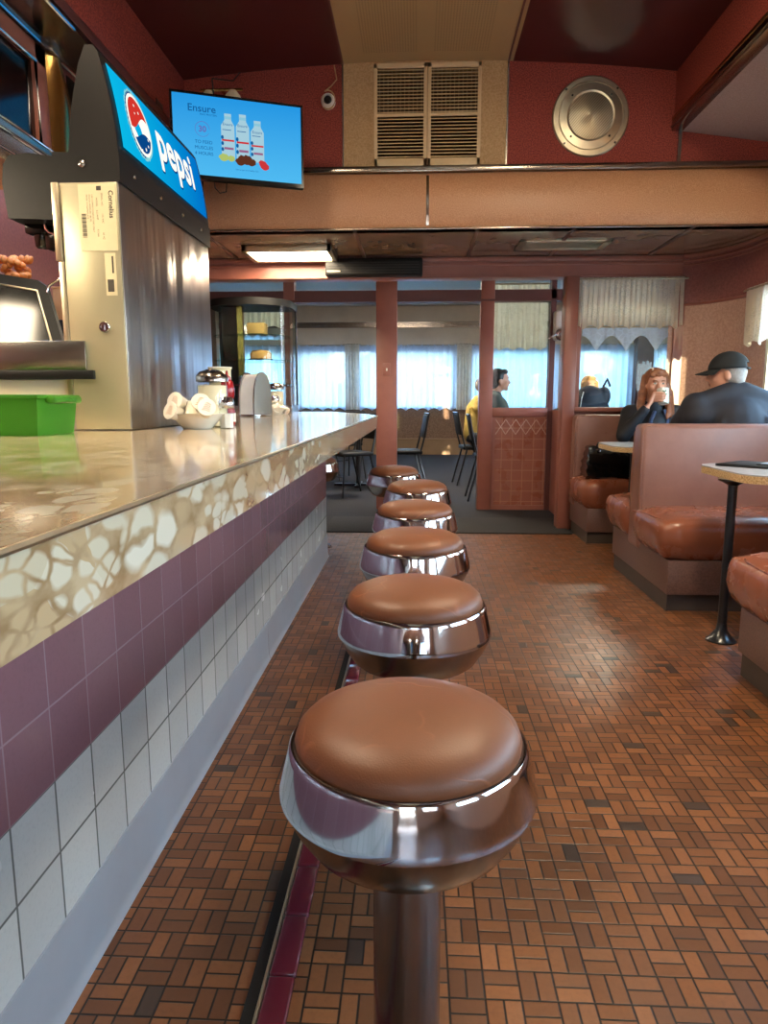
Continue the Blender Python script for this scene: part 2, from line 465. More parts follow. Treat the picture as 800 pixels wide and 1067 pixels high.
tiles('purple_tile', (122, 84, 90), (130, 92, 98), (144, 114, 120), .1305, 1, 2, (0.2, -.1418), .17, .02, .25)
tiles('white_tile', (176, 176, 172), (196, 196, 190), (104, 104, 100), .1305, 1, 2, (0.2, -.1418), .24, .024, .5)
tiles('pink_tile', (150, 88, 70), (158, 96, 76), (178, 124, 100), .1, 0, 2, (0, .2), .28, .05, .3)

# ------------------------------------------------------------------ room shell
XL, XR, YB, YP, YQ = -2.4, 2.33, -3.2, 5.7, 6.7
m = MB().box(XL, XR+.2, YB, 5.45, -.05, 0); struct(m.build('floor', 'basket_floor'))
m = MB().box(-5, 6.5, 5.45, 13.7, -.05, 0.0); struct(m.build('floor_dining', 'carpet'))
m = MB().box(-.75, 1.22, 5.42, 6.15, .0, .010, .003); tag(m.build('door_mat', 'door_mat', base=(.23, 5.78, 0)), 'dark ribbed floor mat laid across the doorway where the brick floor ends', 'mat')

# arched ceiling of the main room, tan panel down the middle
def arcz(x): return 3.157-.085*(abs(x)/1.55)**2
m = MB(); xs = [-1.55+3.2*i/48 for i in range(49)]
for a, b in zip(xs, xs[1:]):
    m.mi = 1 if -.49 < (a+b)/2 < .555 else 0
    m.poly([(a, YB, arcz(a)), (b, YB, arcz(b)), (b, 4.85, arcz(b)), (a, 4.85, arcz(a))])
def perforated():
    t = NT('tan_ceiling'); v = t.coord()
    sp = t.n('ShaderNodeSeparateXYZ'); t.l(v, sp.inputs[0])
    def dots(k):
        f = t.math('FRACT', t.math('MULTIPLY', sp.outputs[k], 62.)); return t.math('ABSOLUTE', t.math('SUBTRACT', f, .5))
    dd = t.math('ADD', t.math('POWER', dots(0), 2.), t.math('POWER', dots(1), 2.))
    hole = t.math('LESS_THAN', dd, .05)
    inx = t.math('LESS_THAN', t.math('ABSOLUTE', t.math('SUBTRACT', t.math('ABSOLUTE', t.math('SUBTRACT', sp.outputs[0], .03)), .22)), .17)
    yy = t.math('FRACT', t.math('DIVIDE', sp.outputs[1], 1.2)); iny = t.math('LESS_THAN', t.math('ABSOLUTE', t.math('SUBTRACT', yy, .5)), .4)
    hole = t.math('MULTIPLY', hole, t.math('MULTIPLY', inx, iny))
    col = t.mix(t.math('MULTIPLY', hole, .75), lin((164, 134, 94)), lin((74, 52, 30)))
    t.bsdf(col, .32); MAT['tan_ceiling'] = t.m
perforated()
struct(m.build('ceiling', ['maroon_ceiling', 'tan_ceiling']))
m = MB()
for x in (-.49, .555): m.box(x-.006, x+.006, YB, 4.8, arcz(x)-.006, arcz(x)+.01)
struct(m.build('trim_1', 'dark_pink_wood'))

# upper end wall, red with a tan panel in the middle
m = MB(); m.box(-1.6, -.49, 4.8, 4.9, 2.46, 3.2); m.box(.553, 1.7, 4.8, 4.9, 2.46, 3.2); m.box(1.7, 2.6, 4.8, 4.9, 2.46, 2.8); m.box(-2.5, -1.6, 4.8, 4.9, 2.46, 3.2)
struct(m.build('wall_end', 'red_wall'))
m = MB(); m.box(-.487, .55, 4.796, 4.9, 2.46, 3.2); struct(m.build('wall_end_panel', 'tan_panel'))
m = MB(); m.box(-.497, -.487, 4.79, 4.8, 2.5, 3.15); m.box(.55, .56, 4.79, 4.8, 2.5, 3.15); m.box(1.63, 1.65, 4.785, 4.8, 2.52, 2.72)
struct(m.build('trim_2', 'chrome_worn'))
# side wall of the raised ceiling: right
m = MB(); m.box(1.6, 1.68, YB, 4.8, 2.74, 3.15); struct(m.build('wall_upper_right', 'red_wall'))
m = MB(); m.box(1.585, 1.62, YB, 4.8, 2.775, 2.80, .005); struct(m.build('trim_3', 'brass'))
m = MB(); m.box(1.585, 1.66, YB, 4.8, 2.715, 2.775, .006); m.box(1.58, 1.60, YB, 4.8, 2.735, 2.748, .004); struct(m.build('trim_4', 'chrome_worn'))
m = MB(); m.prism([(1.62, YB, 2.72), (2.6, YB, 2.59), (2.6, YB, 2.64), (1.62, YB, 2.77)], (0, 8.0, 0)); struct(m.build('ceiling_right', 'side_ceiling'))
# left
m = MB(); m.box(-1.6, -1.52, YB, 4.8, 2.71, 3.15); struct(m.build('wall_upper_left', 'red_wall'))
m = MB(); m.box(-1.6, -1.5, YB, 4.8, 2.655, 2.71, .006); struct(m.build('trim_5', 'dark_pink_wood'))
m = MB(); m.box(-1.72, -1.5, YB, 4.8, 2.63, 2.655); struct(m.build('ceiling_left', 'chrome_worn'))
m = MB(); m.tube([(-1.505, YB, 2.632), (-1.505, 3.25, 2.632)], .009, 8); m.tube([(-1.70, YB, 2.622), (-1.70, 4.0, 2.622)], .010, 8)
struct(m.build('trim_6', 'chrome'))
m = MB(); m.box(-1.85, -1.72, YB, 4.8, 2.14, 2.64); m.box(XL-.1, XL, YB, 6.8, 0, 2.64); struct(m.build('wall_left', 'maroon_panel'))
m = MB(); m.prism([(-1.72, YB, 2.17), (-1.68, YB, 2.16), (-1.68, YB, 2.12), (-1.74, YB, 2.04), (-2.4, YB, 1.99), (-2.4, YB, 2.17)], (0, 6.6, 0))
struct(m.build('trim_7', 'steel'))
m = MB()
for dz, dx in ((2.165, -1.678), (2.12, -1.674), (2.07, -1.715)): m.tube([(dx, YB, dz), (dx, 3.35, dz)], .007, 8)
struct(m.build('trim_8', 'chrome'))

# cove beam and its trims
prof = [(4.80, 2.495), (4.765, 2.465), (4.735, 2.40), (4.72, 2.32), (4.72, 2.22), (4.735, 2.155), (4.75, 2.135), (4.85, 2.135), (4.85, 2.495)]
m = MB(); m.prism([(-2.4, y, z) for y, z in prof], (4.9, 0, 0)); struct(m.build('wall_cove', 'cove_tan', smooth=30))
m = MB(); m.box(-2.4, 2.5, 4.755, 4.80, 2.488, 2.525, .006); m.box(-2.4, 2.5, 4.728, 4.745, 2.128, 2.140, .003)
m.sheet([(.045, y-.004, z) for y, z in prof[1:6]], (.018, 0, 0)); m.sheet([(-1.42, y-.004, z) for y, z in prof[1:6]], (.018, 0, 0))
struct(m.build('trim_9', 'chrome_worn'))
# lower ceiling beyond the beam, glossy panels
m = MB(); m.box(-2.4, 2.6, 4.75, YP+.05, 2.135, 2.18); struct(m.build('ceiling_low', 'low_ceiling'))
m = MB()
for x in (-1.42, -.42, .38, 1.0, 1.75): m.box(x-.012, x+.012, 4.76, 5.62, 2.128, 2.136)
struct(m.build('trim_10', 'dark_laminate'))
m = MB(); m.box(-2.4, 2.6, YP+.1, YQ+.1, 2.20, 2.24); struct(m.build('ceiling_vestibule', 'low_ceiling'))

# header over the entrance to the dining room
m = MB(); m.box(-2.4, 2.02, 5.66, 5.80, 1.985, 2.135); m.box(-2.4, 2.02, 5.645, 5.67, 2.10, 2.132, .006); m.box(-2.4, 2.02, 5.65, 5.67, 2.07, 2.09, .004); m.box(-2.4, 2.02, 5.64, 5.8, 1.98, 1.995, .003)
struct(m.build('wall_header', 'pink_wood'))
# right post and booth window
m = MB(); m.box(1.14, 1.24, 5.63, 5.78, 0, 1.985, .008); struct(m.build('trim_11', 'pink_wood'))
m = MB(); m.box(1.24, 2.05, 5.68, 5.78, 0, .955); struct(m.build('wall_partition', 'pink_wood'))
fr = MB(); fr.box(1.24, 1.275, 5.66, 5.78, .98, 1.985); fr.box(1.985, 2.07, 5.66, 5.78, .955, 1.985); fr.box(1.24, 2.05, 5.64, 5.80, .95, .985, .006); fr.box(1.24, 2.05, 5.66, 5.78, 1.94, 1.985)
win = struct(fr.build('window_1', 'pink_wood'))
m = MB(); m.box(1.275, 1.985, 5.715, 5.721, .985, 1.94); m.build('pane', 'pane', win)

# rounded right-hand corner wall
def arcpt(a): return (1.95+.38*math.sin(a), 4.95+.74*math.cos(a))
arc = [arcpt(PI/2*i/18) for i in range(19)]
def ribbon(pts, z0, z1, off=0.):
    mm = MB(); q = []
    for (x, y) in pts:
        d = Vector((x-1.6, y-4.5)).normalized()*(-off); q.append((x+d.x, y+d.y))
    for (a, b) in zip(q, q[1:]): mm.poly([(a[0], a[1], z0), (b[0], b[1], z0), (b[0], b[1], z1), (a[0], a[1], z1)])
    return mm
m = ribbon(arc, 0, 1.765); struct(m.build('wall_corner', 'beige_panel'))
m = ribbon(arc, 1.765, 2.16, .002); struct(m.build('wall_corner_frieze', 'rose_panel'))
m = MB()
for z, r, o in ((1.768, .012, 0), (2.125, .016, .01), (2.09, .010, .005), (2.06, .006, .003)):
    m.tube([(x-o, y-o, z) for x, y in arc]+[(XR-o, 4.0, z)], r, 8)
struct(m.build('trim_12', 'pink_wood'))

# right wall with its row of windows
wins = [(3.4, 4.88), (1.55, 2.95), (-.15, 1.25), (-1.85, -.45)]
def wall_with(mm, x0, x1, y0, y1, z0, z1, wn, wz0, wz1):
    mm.box(x0, x1, y0, y1, z0, wz0); mm.box(x0, x1, y0, y1, wz1, z1)
    ys = sorted(wn); e = y0
    for a, b in ys: mm.box(x0, x1, e, a, wz0, wz1); e = b
    mm.box(x0, x1, e, y1, wz0, wz1)
m = MB(); wall_with(m, XR, XR+.1, YB, 4.96, 0, 2.66, wins, .95, 1.80); struct(m.build('wall_right', 'beige_panel'))
for i, (a, b) in enumerate(wins):
    f = MB(); f.box(XR-.01, XR+.1, a, a+.035, .95, 1.8); f.box(XR-.01, XR+.1, b-.035, b, .95, 1.8); f.box(XR-.03, XR+.1, a, b, .93, .965); f.box(XR-.01, XR+.1, a, b, 1.77, 1.8)
    f.box(XR+.03, XR+.06, (a+b)/2-.015, (a+b)/2+.015, .96, 1.77)
    w = struct(f.build('window_%d' % (i+2), 'cream_panel')); g = MB(); g.box(XR+.042, XR+.046, a+.03, b-.03, .96, 1.78); g.build('pane', 'pane', w)
# wall behind the camera: glazed door and a window
m = MB()
for x0, x1, z0, z1 in ((XL, -.5, 0, 3.2), (.55, .9, 0, 3.2), (1.9, XR+.2, 0, 3.2), (.9, 1.9, 0, .8), (-.5, .55, 2.08, 3.2), (.9, 1.9, 1.9, 3.2)): m.box(x0, x1, YB-.1, YB, z0, z1)
struct(m.build('wall_back', 'beige_panel'))
for i, (x0, x1, z0, z1) in enumerate(((.9, 1.9, .8, 1.9),)):
    f = MB(); f.box(x0, x0+.05, YB-.1, YB+.01, z0, z1); f.box(x1-.05, x1, YB-.1, YB+.01, z0, z1); f.box(x0, x1, YB-.1, YB+.02, z0-.03, z0+.03); f.box(x0, x1, YB-.1, YB+.01, z1-.04, z1); f.box((x0+x1)/2-.02, (x0+x1)/2+.02, YB-.08, YB-.02, z0, z1)
    w = struct(f.build('window_%d' % (6+i*9), 'dark_pink_wood')); g = MB(); g.box(x0+.04, x1-.04, YB-.05, YB-.045, z0+.03, z1-.03); g.build('pane', 'pane', w)
f = MB()
for a in ((-.5, -.40, .0, 2.08), (.45, .55, .0, 2.08), (-.40, .45, 0, .14), (-.40, .45, 1.98, 2.08), (-.40, .45, .98, 1.04)): f.box(a[0], a[1], YB-.08, YB-.03, a[2], a[3], .004)
w = struct(f.build('door_2', 'steel')); g = MB(); g.box(-.42, .47, YB-.058, YB-.052, .12, 2.0); g.build('pane', 'pane', w)

# second partition: columns, transoms, half-glazed panel
m = MB()
m.box(-1.25, -1.15, YQ-.06, YQ+.06, 0, 2.2); struct(m.build('trim_13', 'pink_wood'))
m = MB(); m.box(-.39, -.195, YQ-.07, YQ+.07, 0, 2.2, .006); struct(m.build('trim_14', 'pink_wood'))
m = MB(); m.box(.575, .70, YQ-.06, YQ+.06, 0, 2.2, .006); struct(m.build('trim_15', 'pink_wood'))
m = MB(); m.box(1.215, 1.262, YQ-.05, YQ+.05, 0, 2.2); struct(m.build('trim_16', 'dark_pink_wood'))
m = MB(); m.box(-2.4, 2.6, YQ-.05, YQ+.05, 1.94, 2.04); m.box(-2.4, 2.6, YQ-.05, YQ+.05, 2.135, 2.24); m.box(-2.4, 1.3, YQ-.065, YQ+.05, 1.935, 1.955)
struct(m.build('trim_17', 'dark_pink_wood'))
m = MB(); m.box(-2.4, 1.3, YQ-.003, YQ+.003, 2.04, 2.135); struct(m.build('window_7', 'pane'))
panel = MB(); panel.box(.70, 1.215, YQ-.03, YQ+.03, .04, .885); pn = struct(panel.build('door_1', 'pink_tile'))
m = MB(); m.box(.70, 1.215, YQ-.05, YQ+.05, .885, .97, .006); m.box(.70, .735, YQ-.04, YQ+.04, .0, .97); m.box(.70, 1.215, YQ-.045, YQ+.04, 0, .045); m.build('rail', 'pink_wood', pn)
m = MB(); m.box(.70, 1.215, YQ-.003, YQ+.003, .97, 1.935); m.build('pane', 'pane', pn)
m = MB(); m.mi = 0
for k in range(5):
    cx = .785+k*.095; z0, z1 = .72, .86
    for (a, b) in (((cx-.0475, z0), (cx+.0475, z1)), ((cx-.0475, z1), (cx+.0475, z0))):
        m.tube([(a[0], YQ-.032, a[1]), (b[0], YQ-.032, b[1])], .0045, 6)
m.build('diamond_moulding', 'beige_panel', pn)
# left of the first column: low wall with a window behind the counter
m = MB(); m.box(-2.4, -1.25, YQ-.05, YQ+.05, 0, .95); m.box(-2.4, -1.9, YQ-.05, YQ+.05, .95, 1.94); struct(m.build('wall_partition_left', 'pink_wood'))
# returns between the two partitions
m = MB(); m.box(1.262, 1.30, YP+.1, YQ-.05, 0, .95); struct(m.build('wall_vestibule', 'pink_wood'))
m = MB(); m.box(2.0, 2.6, YP+.02, YP+.12, 0, 2.24); m.box(-2.5, -2.4, YP, YQ+.1, 0, 2.3); struct(m.build('wall_partition_right', 'pink_wood'))

# far dining room
YD = 13.6
m = MB(); m.box(-5, 6.5, YQ-.05, YD+.1, 2.80, 2.85); struct(m.build('ceiling_dining', 'dining_ceiling'))
m = MB(); m.box(-5, 6.5, YQ-.05, YQ+.05, 2.24, 2.85); m.box(2.6, 6.5, YQ-.05, YQ+.05, 0, 2.24); m.box(-5, -2.4, YQ-.05, YQ+.05, 0, 2.24); struct(m.build('wall_dining_front', 'cream_wall'))
fw = [(-4.4, -2.55), (-2.33, -1.32), (-1.17, .72), (1.02, 2.62), (2.85, 4.0), (4.4, 5.4)]
m = MB()
m.box(-5, 6.5, YD, YD+.1, 2.0, 2.85)
e = -5
for a, b in fw: m.box(e, a, YD, YD+.1, .9, 2.0); e = b
m.box(e, 6.5, YD, YD+.1, .9, 2.0)
struct(m.build('wall_dining_far', 'cream_wall'))
m = MB(); m.box(-5, 6.5, YD-.02, YD+.1, .3, .9); struct(m.build('wall_dining_dado', 'brown_dado'))
m = MB(); m.box(-5, 6.5, YD-.10, YD+.1, 0, .28); m.box(-5, 6.5, YD-.12, YD+.1, .28, .31, .006); struct(m.build('baseboard_far', 'base_wood'))
m = MB(); m.box(-5, 6.5, YD-.03, YD, 2.40, 2.46); m.box(-5, 6.5, YD-.05, YD, 2.46, 2.50); struct(m.build('trim_18', 'chrome_worn'))
m = MB(); m.box(-5.1, -5, YQ, YD+.1, 0, 2.85); m.box(6.5, 6.6, YQ, YD+.1, 0, 2.85); struct(m.build('wall_dining_side', 'cream_wall'))
m = MB(); m.box(4.04, 4.34, YD-.26, YD, 0, 2.4); struct(m.build('trim_20', 'dark_pink_wood'))
for i, (a, b) in enumerate(fw):
    f = MB(); f.box(a, a+.05, YD-.01, YD+.1, .9, 2.0); f.box(b-.05, b, YD-.01, YD+.1, .9, 2.0); f.box(a, b, YD-.04, YD+.1, .88, .93); f.box(a, b, YD-.01, YD+.1, 1.96, 2.0)
    w = struct(f.build('window_%d' % (8+i), 'dark_pink_wood')); g = MB(); g.box(a+.04, b-.04, YD+.05, YD+.056, .92, 1.97); g.build('pane', 'pane', w)

# ------------------------------------------------------------------ lunch counter
ct = thing('lunch_counter', 'long lunch counter with marbled laminate top over purple and white tiles', 'counter', (-.9, 1.6, 0))
top_out = [(-.30, -2.2), (-.292, 1.0), (-.275, 4.80), (-.30, 4.92), (-.38, 5.35), (-.78, 6.42), (-2.0, 6.45), (-2.0, 5.0), (-1.72, 4.6), (-1.72, -2.2)]
m = MB(); m.prism([(x, y, .853) for x, y in top_out], (0, 0, .083))
m.build('worktop', 'marble', ct, smooth=20)
m = MB(); m.tube([(x+.001, y, .9335) for x, y in top_out[:6]], .0035, 6); m.build('worktop_edging', 'aluminium', ct)
base_out = [(-.602, -2.2), (-.602, 4.56), (-1.6, 4.62), (-1.6, -2.2)]
m = MB(); m.prism([(x, y, .41) for x, y in base_out], (0, 0, .443)); m.build('purple_tiling', 'purple_tile', ct, smooth=0)
m = MB(); m.prism([(x, y, .10) for x, y in base_out], (0, 0, .31)); m.build('white_tiling', 'white_tile', ct, smooth=0)
m = MB()
for y0, y1 in ((-2.2, .45), (.452, 2.68), (2.683, 4.57)):
    m.sheet([(-.603, y0, .155), (-.600, y0, .154), (-.598, y0, .143), (-.597, y0, .05), (-.596, y0, .025), (-.593, y0, .008), (-.588, y0, 0)], (0, y1-y0, 0))
m.sheet([(-.600, 4.568, .155), (-.600, 4.575, 0)], (-1.0, .06, 0))
m.build('cove_skirting', 'base_cove', ct)
m = MB(); m.box(-1.72, -1.36, 4.95, 6.2, 0, .853, .004); m.build('end_support', 'dark_laminate', ct)
# burgundy strip let into the floor along the stools
cb = thing('floor_strip', 'glossy burgundy tile strip set in the floor beside the row of stools', 'tile strip', (-.24, 1.5, 0))
m = MB(); y = -1.9
while y < 4.3:
    m.box(-.262, -.212, y, y+.148, .0, .016, .006, 3); y += .15
m.build('burgundy_tiles', 'burgundy_tile', cb)
m = MB(); m.box(-.268, -.262, -1.9, 4.3, 0, .017, .002); m.build('metal_edge', 'aluminium', cb)
m = MB(); m.box(-.292, -.268, -1.9, 4.3, 0, .005); m.build('rubber_gap', 'rubber', cb)

# ------------------------------------------------------------------ counter stools
def stool():
    t = thing('bar_stool', '', 'stool', (0, 0, 0), 'fixed chrome stools along the counter')
    m = MB(); m.lathe([(0, .598), (.139, .598), (.144, .606), (.145, .616), (.141, .627), (.131, .637), (.112, .646), (.085, .652), (.05, .6555), (0, .657)], (0, 0, 0), 64, cap=False)
    s = m.build('seat_cushion', 'stool_vinyl', t, smooth=60)
    m = MB(); m.tube([(.1455*math.cos(a*PI/32), .1455*math.sin(a*PI/32), .606) for a in range(64)], .0022, 6, closed=True); m.build('welt', 'gasket', s)
    m = MB(); m.lathe([(.146, .592), (.148, .606), (.1505, .610), (.1530, .607), (.1545, .600), (.1655, .556), (.1665, .550), (.1660, .545)], (0, 0, 0), 72, cap=False)
    m.build('chrome_ring', 'chrome', t, smooth=35)
    m = MB(); m.lathe([(.1655, .5455), (.1635, .541), (.150, .513), (.134, .489), (.124, .481), (.05, .479), (.0, .479)], (0, 0, 0), 72, cap=False)
    m.build('lower_ring', 'chrome_worn', t, smooth=50)
    m = MB(); m.lathe([(.0455, 0), (.0455, .481)], (0, 0, 0), 40); m.build('post', 'chrome_worn', t)
    m = MB(); m.lathe([(.105, 0), (.105, .006), (.095, .014), (.062, .024), (.0465, .034)], (0, 0, 0), 48); m.build('base_flange', 'chrome_worn', t)
    return t
st0 = stool()
spots = [(-.009, .842, 'counter stool nearest the camera with scuffed brown vinyl seat'), (-.003, 1.452, 'chrome counter stool with brown seat, second from the camera'),
         (-.005, 2.05, 'chrome counter stool with brown seat, third from the camera'), (-.007, 2.665, 'chrome counter stool with brown seat, fourth from the camera'),
         (.001, 3.37, 'chrome counter stool with brown seat, fifth from the camera, last of the straight row'), (-.137, 4.12, 'chrome counter stool standing left of the straight row, in front of the pink column'),
         (-.715, 4.87, 'chrome counter stool half hidden behind the far end of the tiled counter base')]
for i, (x, y, lb) in enumerate(spots):
    if i == 0: st0.location = (x, y, 0); st0['label'] = lb
    else: dup(st0, (x, y, 0), label=lb).rotation_euler = (0, 0, i*1.7)

# ------------------------------------------------------------------ booths and tables
X0 = 1.215
def cushion(mm, y0, y1, front, XE=2.31):
    """puffed vinyl seat; front = -1 when the knees are at the low-y side"""
    tmp = bmesh.new(); bmesh.ops.create_cube(tmp, size=1)
    x0, x1, z0, z1 = X0-.03, XE, .25, .47
    for v in tmp.verts: v.co = Vector(((x0+x1)/2+v.co.x*(x1-x0), (y0+y1)/2+v.co.y*(y1-y0), (z0+z1)/2+v.co.z*(z1-z0)))
    bmesh.ops.subdivide_edges(tmp, edges=tmp.edges[:], cuts=9, use_grid_fill=True)
    c = Vector(((x0+x1)/2, (y0+y1)/2, (z0+z1)/2)); h = Vector(((x1-x0)/2, (y1-y0)/2, (z1-z0)/2)); R = .065
    for v in tmp.verts:
        p = v.co-c
        q = Vector((max(-h.x+R, min(h.x-R, p.x)), max(-h.y+R, min(h.y-R, p.y)), max(-h.z+R, min(h.z-R, p.z))))
        d = p-q
        if d.length > R: p = q+d.normalized()*R
        u = p.x/h.x; w = p.y/h.y
        if p.z > 0: p.z += .012*(1-u*u)*(1-w*w)
        # the front bulges over the base, lower edge tucks back
        fr = front*p.y/h.y
        if fr > .5 and p.z < 0: p.y -= front*.035*(-p.z/h.z)*(fr-.5)*2
        if u < -.8 and p.z < 0: p.x += .03*(-p.z/h.z)
        if u < -.7: p.x += .003*math.sin(p.y*60+p.z*25); p.z += .0015*math.sin(p.y*48)
        v.co = c+p
    mm.add(tmp); return mm
def booth(label, ys, base, backs, grp='vinyl booth benches along the windows', XE=2.31):
    t = thing('booth_bench', label, 'booth bench', (1.75, (base[0]+base[1])/2, 0), grp)
    m = MB(); m.box(X0+.02, XE, base[0], base[1], .09, .262, .004); m.build('base', 'dark_laminate', t)
    m = MB(); m.box(X0+.035, XE, base[0]+.03, base[1]-.03, 0, .09); m.box(X0+.03, X0+.036, base[0]+.02, base[1]-.02, 0, .092); m.build('kick_plate', 'kick_brown', t)
    for y0, y1, fr in ys:
        s = cushion(MB(), y0, y1, fr, XE).build('seat_cushion', 'booth_vinyl', t, smooth=80)
        yf = y1 if fr > 0 else y0; yb = y0 if fr > 0 else y1
        pts = [(X0-.016, yb, .435), (X0-.010, (yb*2+yf)/3, .452), (X0-.008, (yb+2*yf)/3, .455), (X0+.02, yf-fr*.06, .450), (X0+.06, yf-fr*.025, .437)]
        m = MB(); m.tube(pts, .005, 8); m.build('piping', 'booth_vinyl', s)
    for (y0, y1, z0, z1, lean) in backs:
        m = MB(); ym = (y0+y1)/2; tk = (y1-y0)/2
        tmp = bmesh.new(); bmesh.ops.create_cube(tmp, size=1)
        for v in tmp.verts:
            zz = (v.co.z+.5); y = ym+v.co.y*(y1-y0)*(1-.28*zz)+lean*zz
            v.co = Vector(((X0+.005+XE)/2+v.co.x*(XE-X0-.005), y, z0+zz*(z1-z0)))
        bmesh.ops.bevel(tmp, geom=tmp.edges[:], offset=.03, segments=5, profile=.5, affect='EDGES')
        m.add(tmp); b = m.build('backrest', 'booth_vinyl_sky_tint', t, smooth=60)
        m = MB()
        for s in ((-1, 1) if lean == 0 else (-1,)):
            yb = ym+s*(tk-.006); yt = ym+s*(tk*.72-.006)+lean
            m.tube([(X0+.012, yb, .40), (X0+.008, yb*.5+yt*.5, .66), (X0+.010, yt, z1-.05), (X0+.03, yt, z1-.014), (X0+.08, yt, z1-.004)], .0055, 8)
        m.build('piping', 'booth_vinyl_sky_tint', b)
    return t
booth('double sided booth bench the man in the cap sits on', [(3.36, 3.87, -1), (4.0, 4.43, 1)], (3.395, 4.37), [(3.835, 4.035, .22, .912, 0)])
booth('booth bench against the partition window where the woman sits beside a black handbag', [(5.0, 5.5, -1)], (5.05, 5.62), [(5.47, 5.63, .22, .93, .0)], XE=2.06)
booth('brown booth bench cut by the right edge, nearest the camera', [(2.2, 2.70, 1)], (1.75, 2.62), [(2.03, 2.23, .22, .912, 0)])

def booth_table(label, y0, y1, x0, pole, zt=.75):
    t = thing('booth_table', label, 'table', (1.8, (y0+y1)/2, 0), 'wall tables between the booth benches')
    R = .12; out = [(2.31, y0)]
    for i in range(9): a = -PI/2-PI/2*i/8; out.append((x0+R+R*math.cos(a), y0+R+R*math.sin(a)))
    for i in range(9): a = PI-PI/2*i/8; out.append((x0+R+R*math.cos(a), y1-R+R*math.sin(a)))
    out.append((2.31, y1))
    m = MB(); m.prism([(x, y, zt-.004) for x, y in out], (0, 0, .006)); m.build('tabletop', 'tabletop', t, smooth=20)
    m = MB(); m.prism([(x, y, zt-.034) for x, y in out], (0, 0, .030)); m.build('edge_board', 'raw_board', t, smooth=20)
    px, py = pole
    m = MB(); m.lathe([(.019, .02), (.019, zt-.034)], (px, py, 0), 20); m.lathe([(.021, zt-.06), (.06, zt-.04), (.06, zt-.034)], (px, py, 0), 20); m.build('pole', 'black_metal', t)
    m = MB(); m.lathe([(.062, 0), (.062, .006), (.05, .014), (.024, .05), (.02, .08)], (px, py, 0), 28); m.build('foot', 'black_metal', t)
    return t
booth_table('speckle edged booth table nearest the camera with black folders on it', 2.76, 3.34, 1.30, (1.335, 2.99), .746)
booth_table('booth table between the seated couple, half hidden by the bench back', 4.47, 5.03, 1.262, (1.44, 4.72), .746)

def folder(label, cx, cy, rz, z, paper):
    t = thing('bill_folder', label, 'folder', (cx, cy, z)); M = Matrix.Translation((cx, cy, 0)) @ Matrix.Rotation(rz, 4, 'Z')
    def b(x0, x1, y0, y1, z0, z1, nm, mt, bev=.002):
        q = MB(); q.box(x0, x1, y0, y1, z0, z1, bev)
        for v in q.bm.verts: v.co = M @ v.co
        return q.build(nm, mt, t)
    b(-.13, .13, -.17, .17, z, z+.004, 'cover', 'black_plastic'); b(-.13, .13, -.172, -.166, z, z+.010, 'spine', 'black_plastic')
    if paper: b(-.115, .115, -.155, .155, z+.0045, z+.008, 'sheet', 'paper_blue', 0)
    else: b(-.13, .13, -.17, .17, z+.006, z+.010, 'flap', 'black_plastic')
folder('closed black folder lying under the open one at the table corner', 1.555, 3.17, .75, .748, False)
folder('black folder with a pale blue sheet lying on the near booth table', 1.70, 3.10, .78, .7585, True)

# ------------------------------------------------------------------ drinks dispenser
SX = -.99; Y0, Y1 = 2.39, 3.39
sf = thing('drink_dispenser', 'tall stainless drink dispenser with black hood and lit blue sign', 'drink dispenser', (-1.1, 2.9, .936))
def yprism(prof, y0, y1): return MB().prism([(x, y0, z) for x, z in prof], (0, y1-y0, 0))
m = MB(); m.box(-1.205, SX, Y0, Y1, .938, 1.752, .004); m.build('cabinet', 'steel_sheet', sf)
m = MB(); m.box(-1.185, SX-.003, Y0-.006, Y0+.004, .940, 1.748, .002); sp = m.build('end_panel', 'panel_metal', sf); sp['label'] = 'cream metal end panel'
m = MB(); m.box(-1.212, -1.188, Y0-.014, Y0, 1.50, 1.748, .003); m.box(-1.206, -1.186, Y0-.009, Y0, 1.04, 1.50, .003); m.build('hinge_strip', 'aluminium', sf)
m = MB(); m.lathe([(.019, 0), (.019, -.005), (.0165, -.008), (.012, -.008), (.012, -.006), (.0, -.006)], (-1.062, Y0-.006, 1.285), 24, axis='y'); m.box(-1.064, -1.060, Y0-.0165, Y0-.006, 1.276, 1.294)
lk = m.build('lock', 'chrome', sf)
m = MB(); m.box(-1.124, -1.000, Y0-.0075, Y0-.006, 1.532, 1.742)
st = m.build('data_sticker', 'sticker', sf)
m = MB(); yy = Y0-.0082
u, v = (0, 0, -1), (1, 0, 0)
m.text('Cornelius', .022, (-1.022, yy, 1.722), u, v, .0006, -.0004)
for k, (z, tx) in enumerate(((1.715, 'SERIAL NO'), (1.65, '115 VAC'), (1.59, '60 HZ'))): m.text(tx, .0085, (-1.048, yy, z), u, v, 0, -.0004)
for k, (z, tx) in enumerate(((1.70, 'MODEL'), (1.66, '6.2 AMP'), (1.60, 'R134A'))): m.text(tx, .0085, (-1.066, yy, z), u, v, 0, -.0004)
for k, tx in enumerate(('USE COPPER CONDUCTORS ONLY', 'DESIGN PRESSURE 186 PSI', 'REFER TO NAMEPLATE')): m.text(tx, .0075, (-1.080-.009*k, yy, 1.71), u, v, 0, -.0004)
for k in range(18):
    w = .0012+.0018*((k*7) % 3)/2; m.box(-1.116, -1.101, yy-.0002, yy, 1.575+k*.0042, 1.575+k*.0042+w)
m.box(-1.062, -1.046, yy-.0002, yy, 1.722, 1.736)
m.build('print', 'ink', st)
m = MB(); m.box(-1.048, -1.010, Y0-.0075, Y0-.006, 1.388, 1.525); s2 = m.build('small_sticker', 'sticker', sf)
m = MB(); m.box(-1.042, -1.020, yy-.0002, yy, 1.40, 1.44); m.box(-1.024, -1.018, yy-.0002, yy, 1.46, 1.515); m.build('print', 'ink', s2)
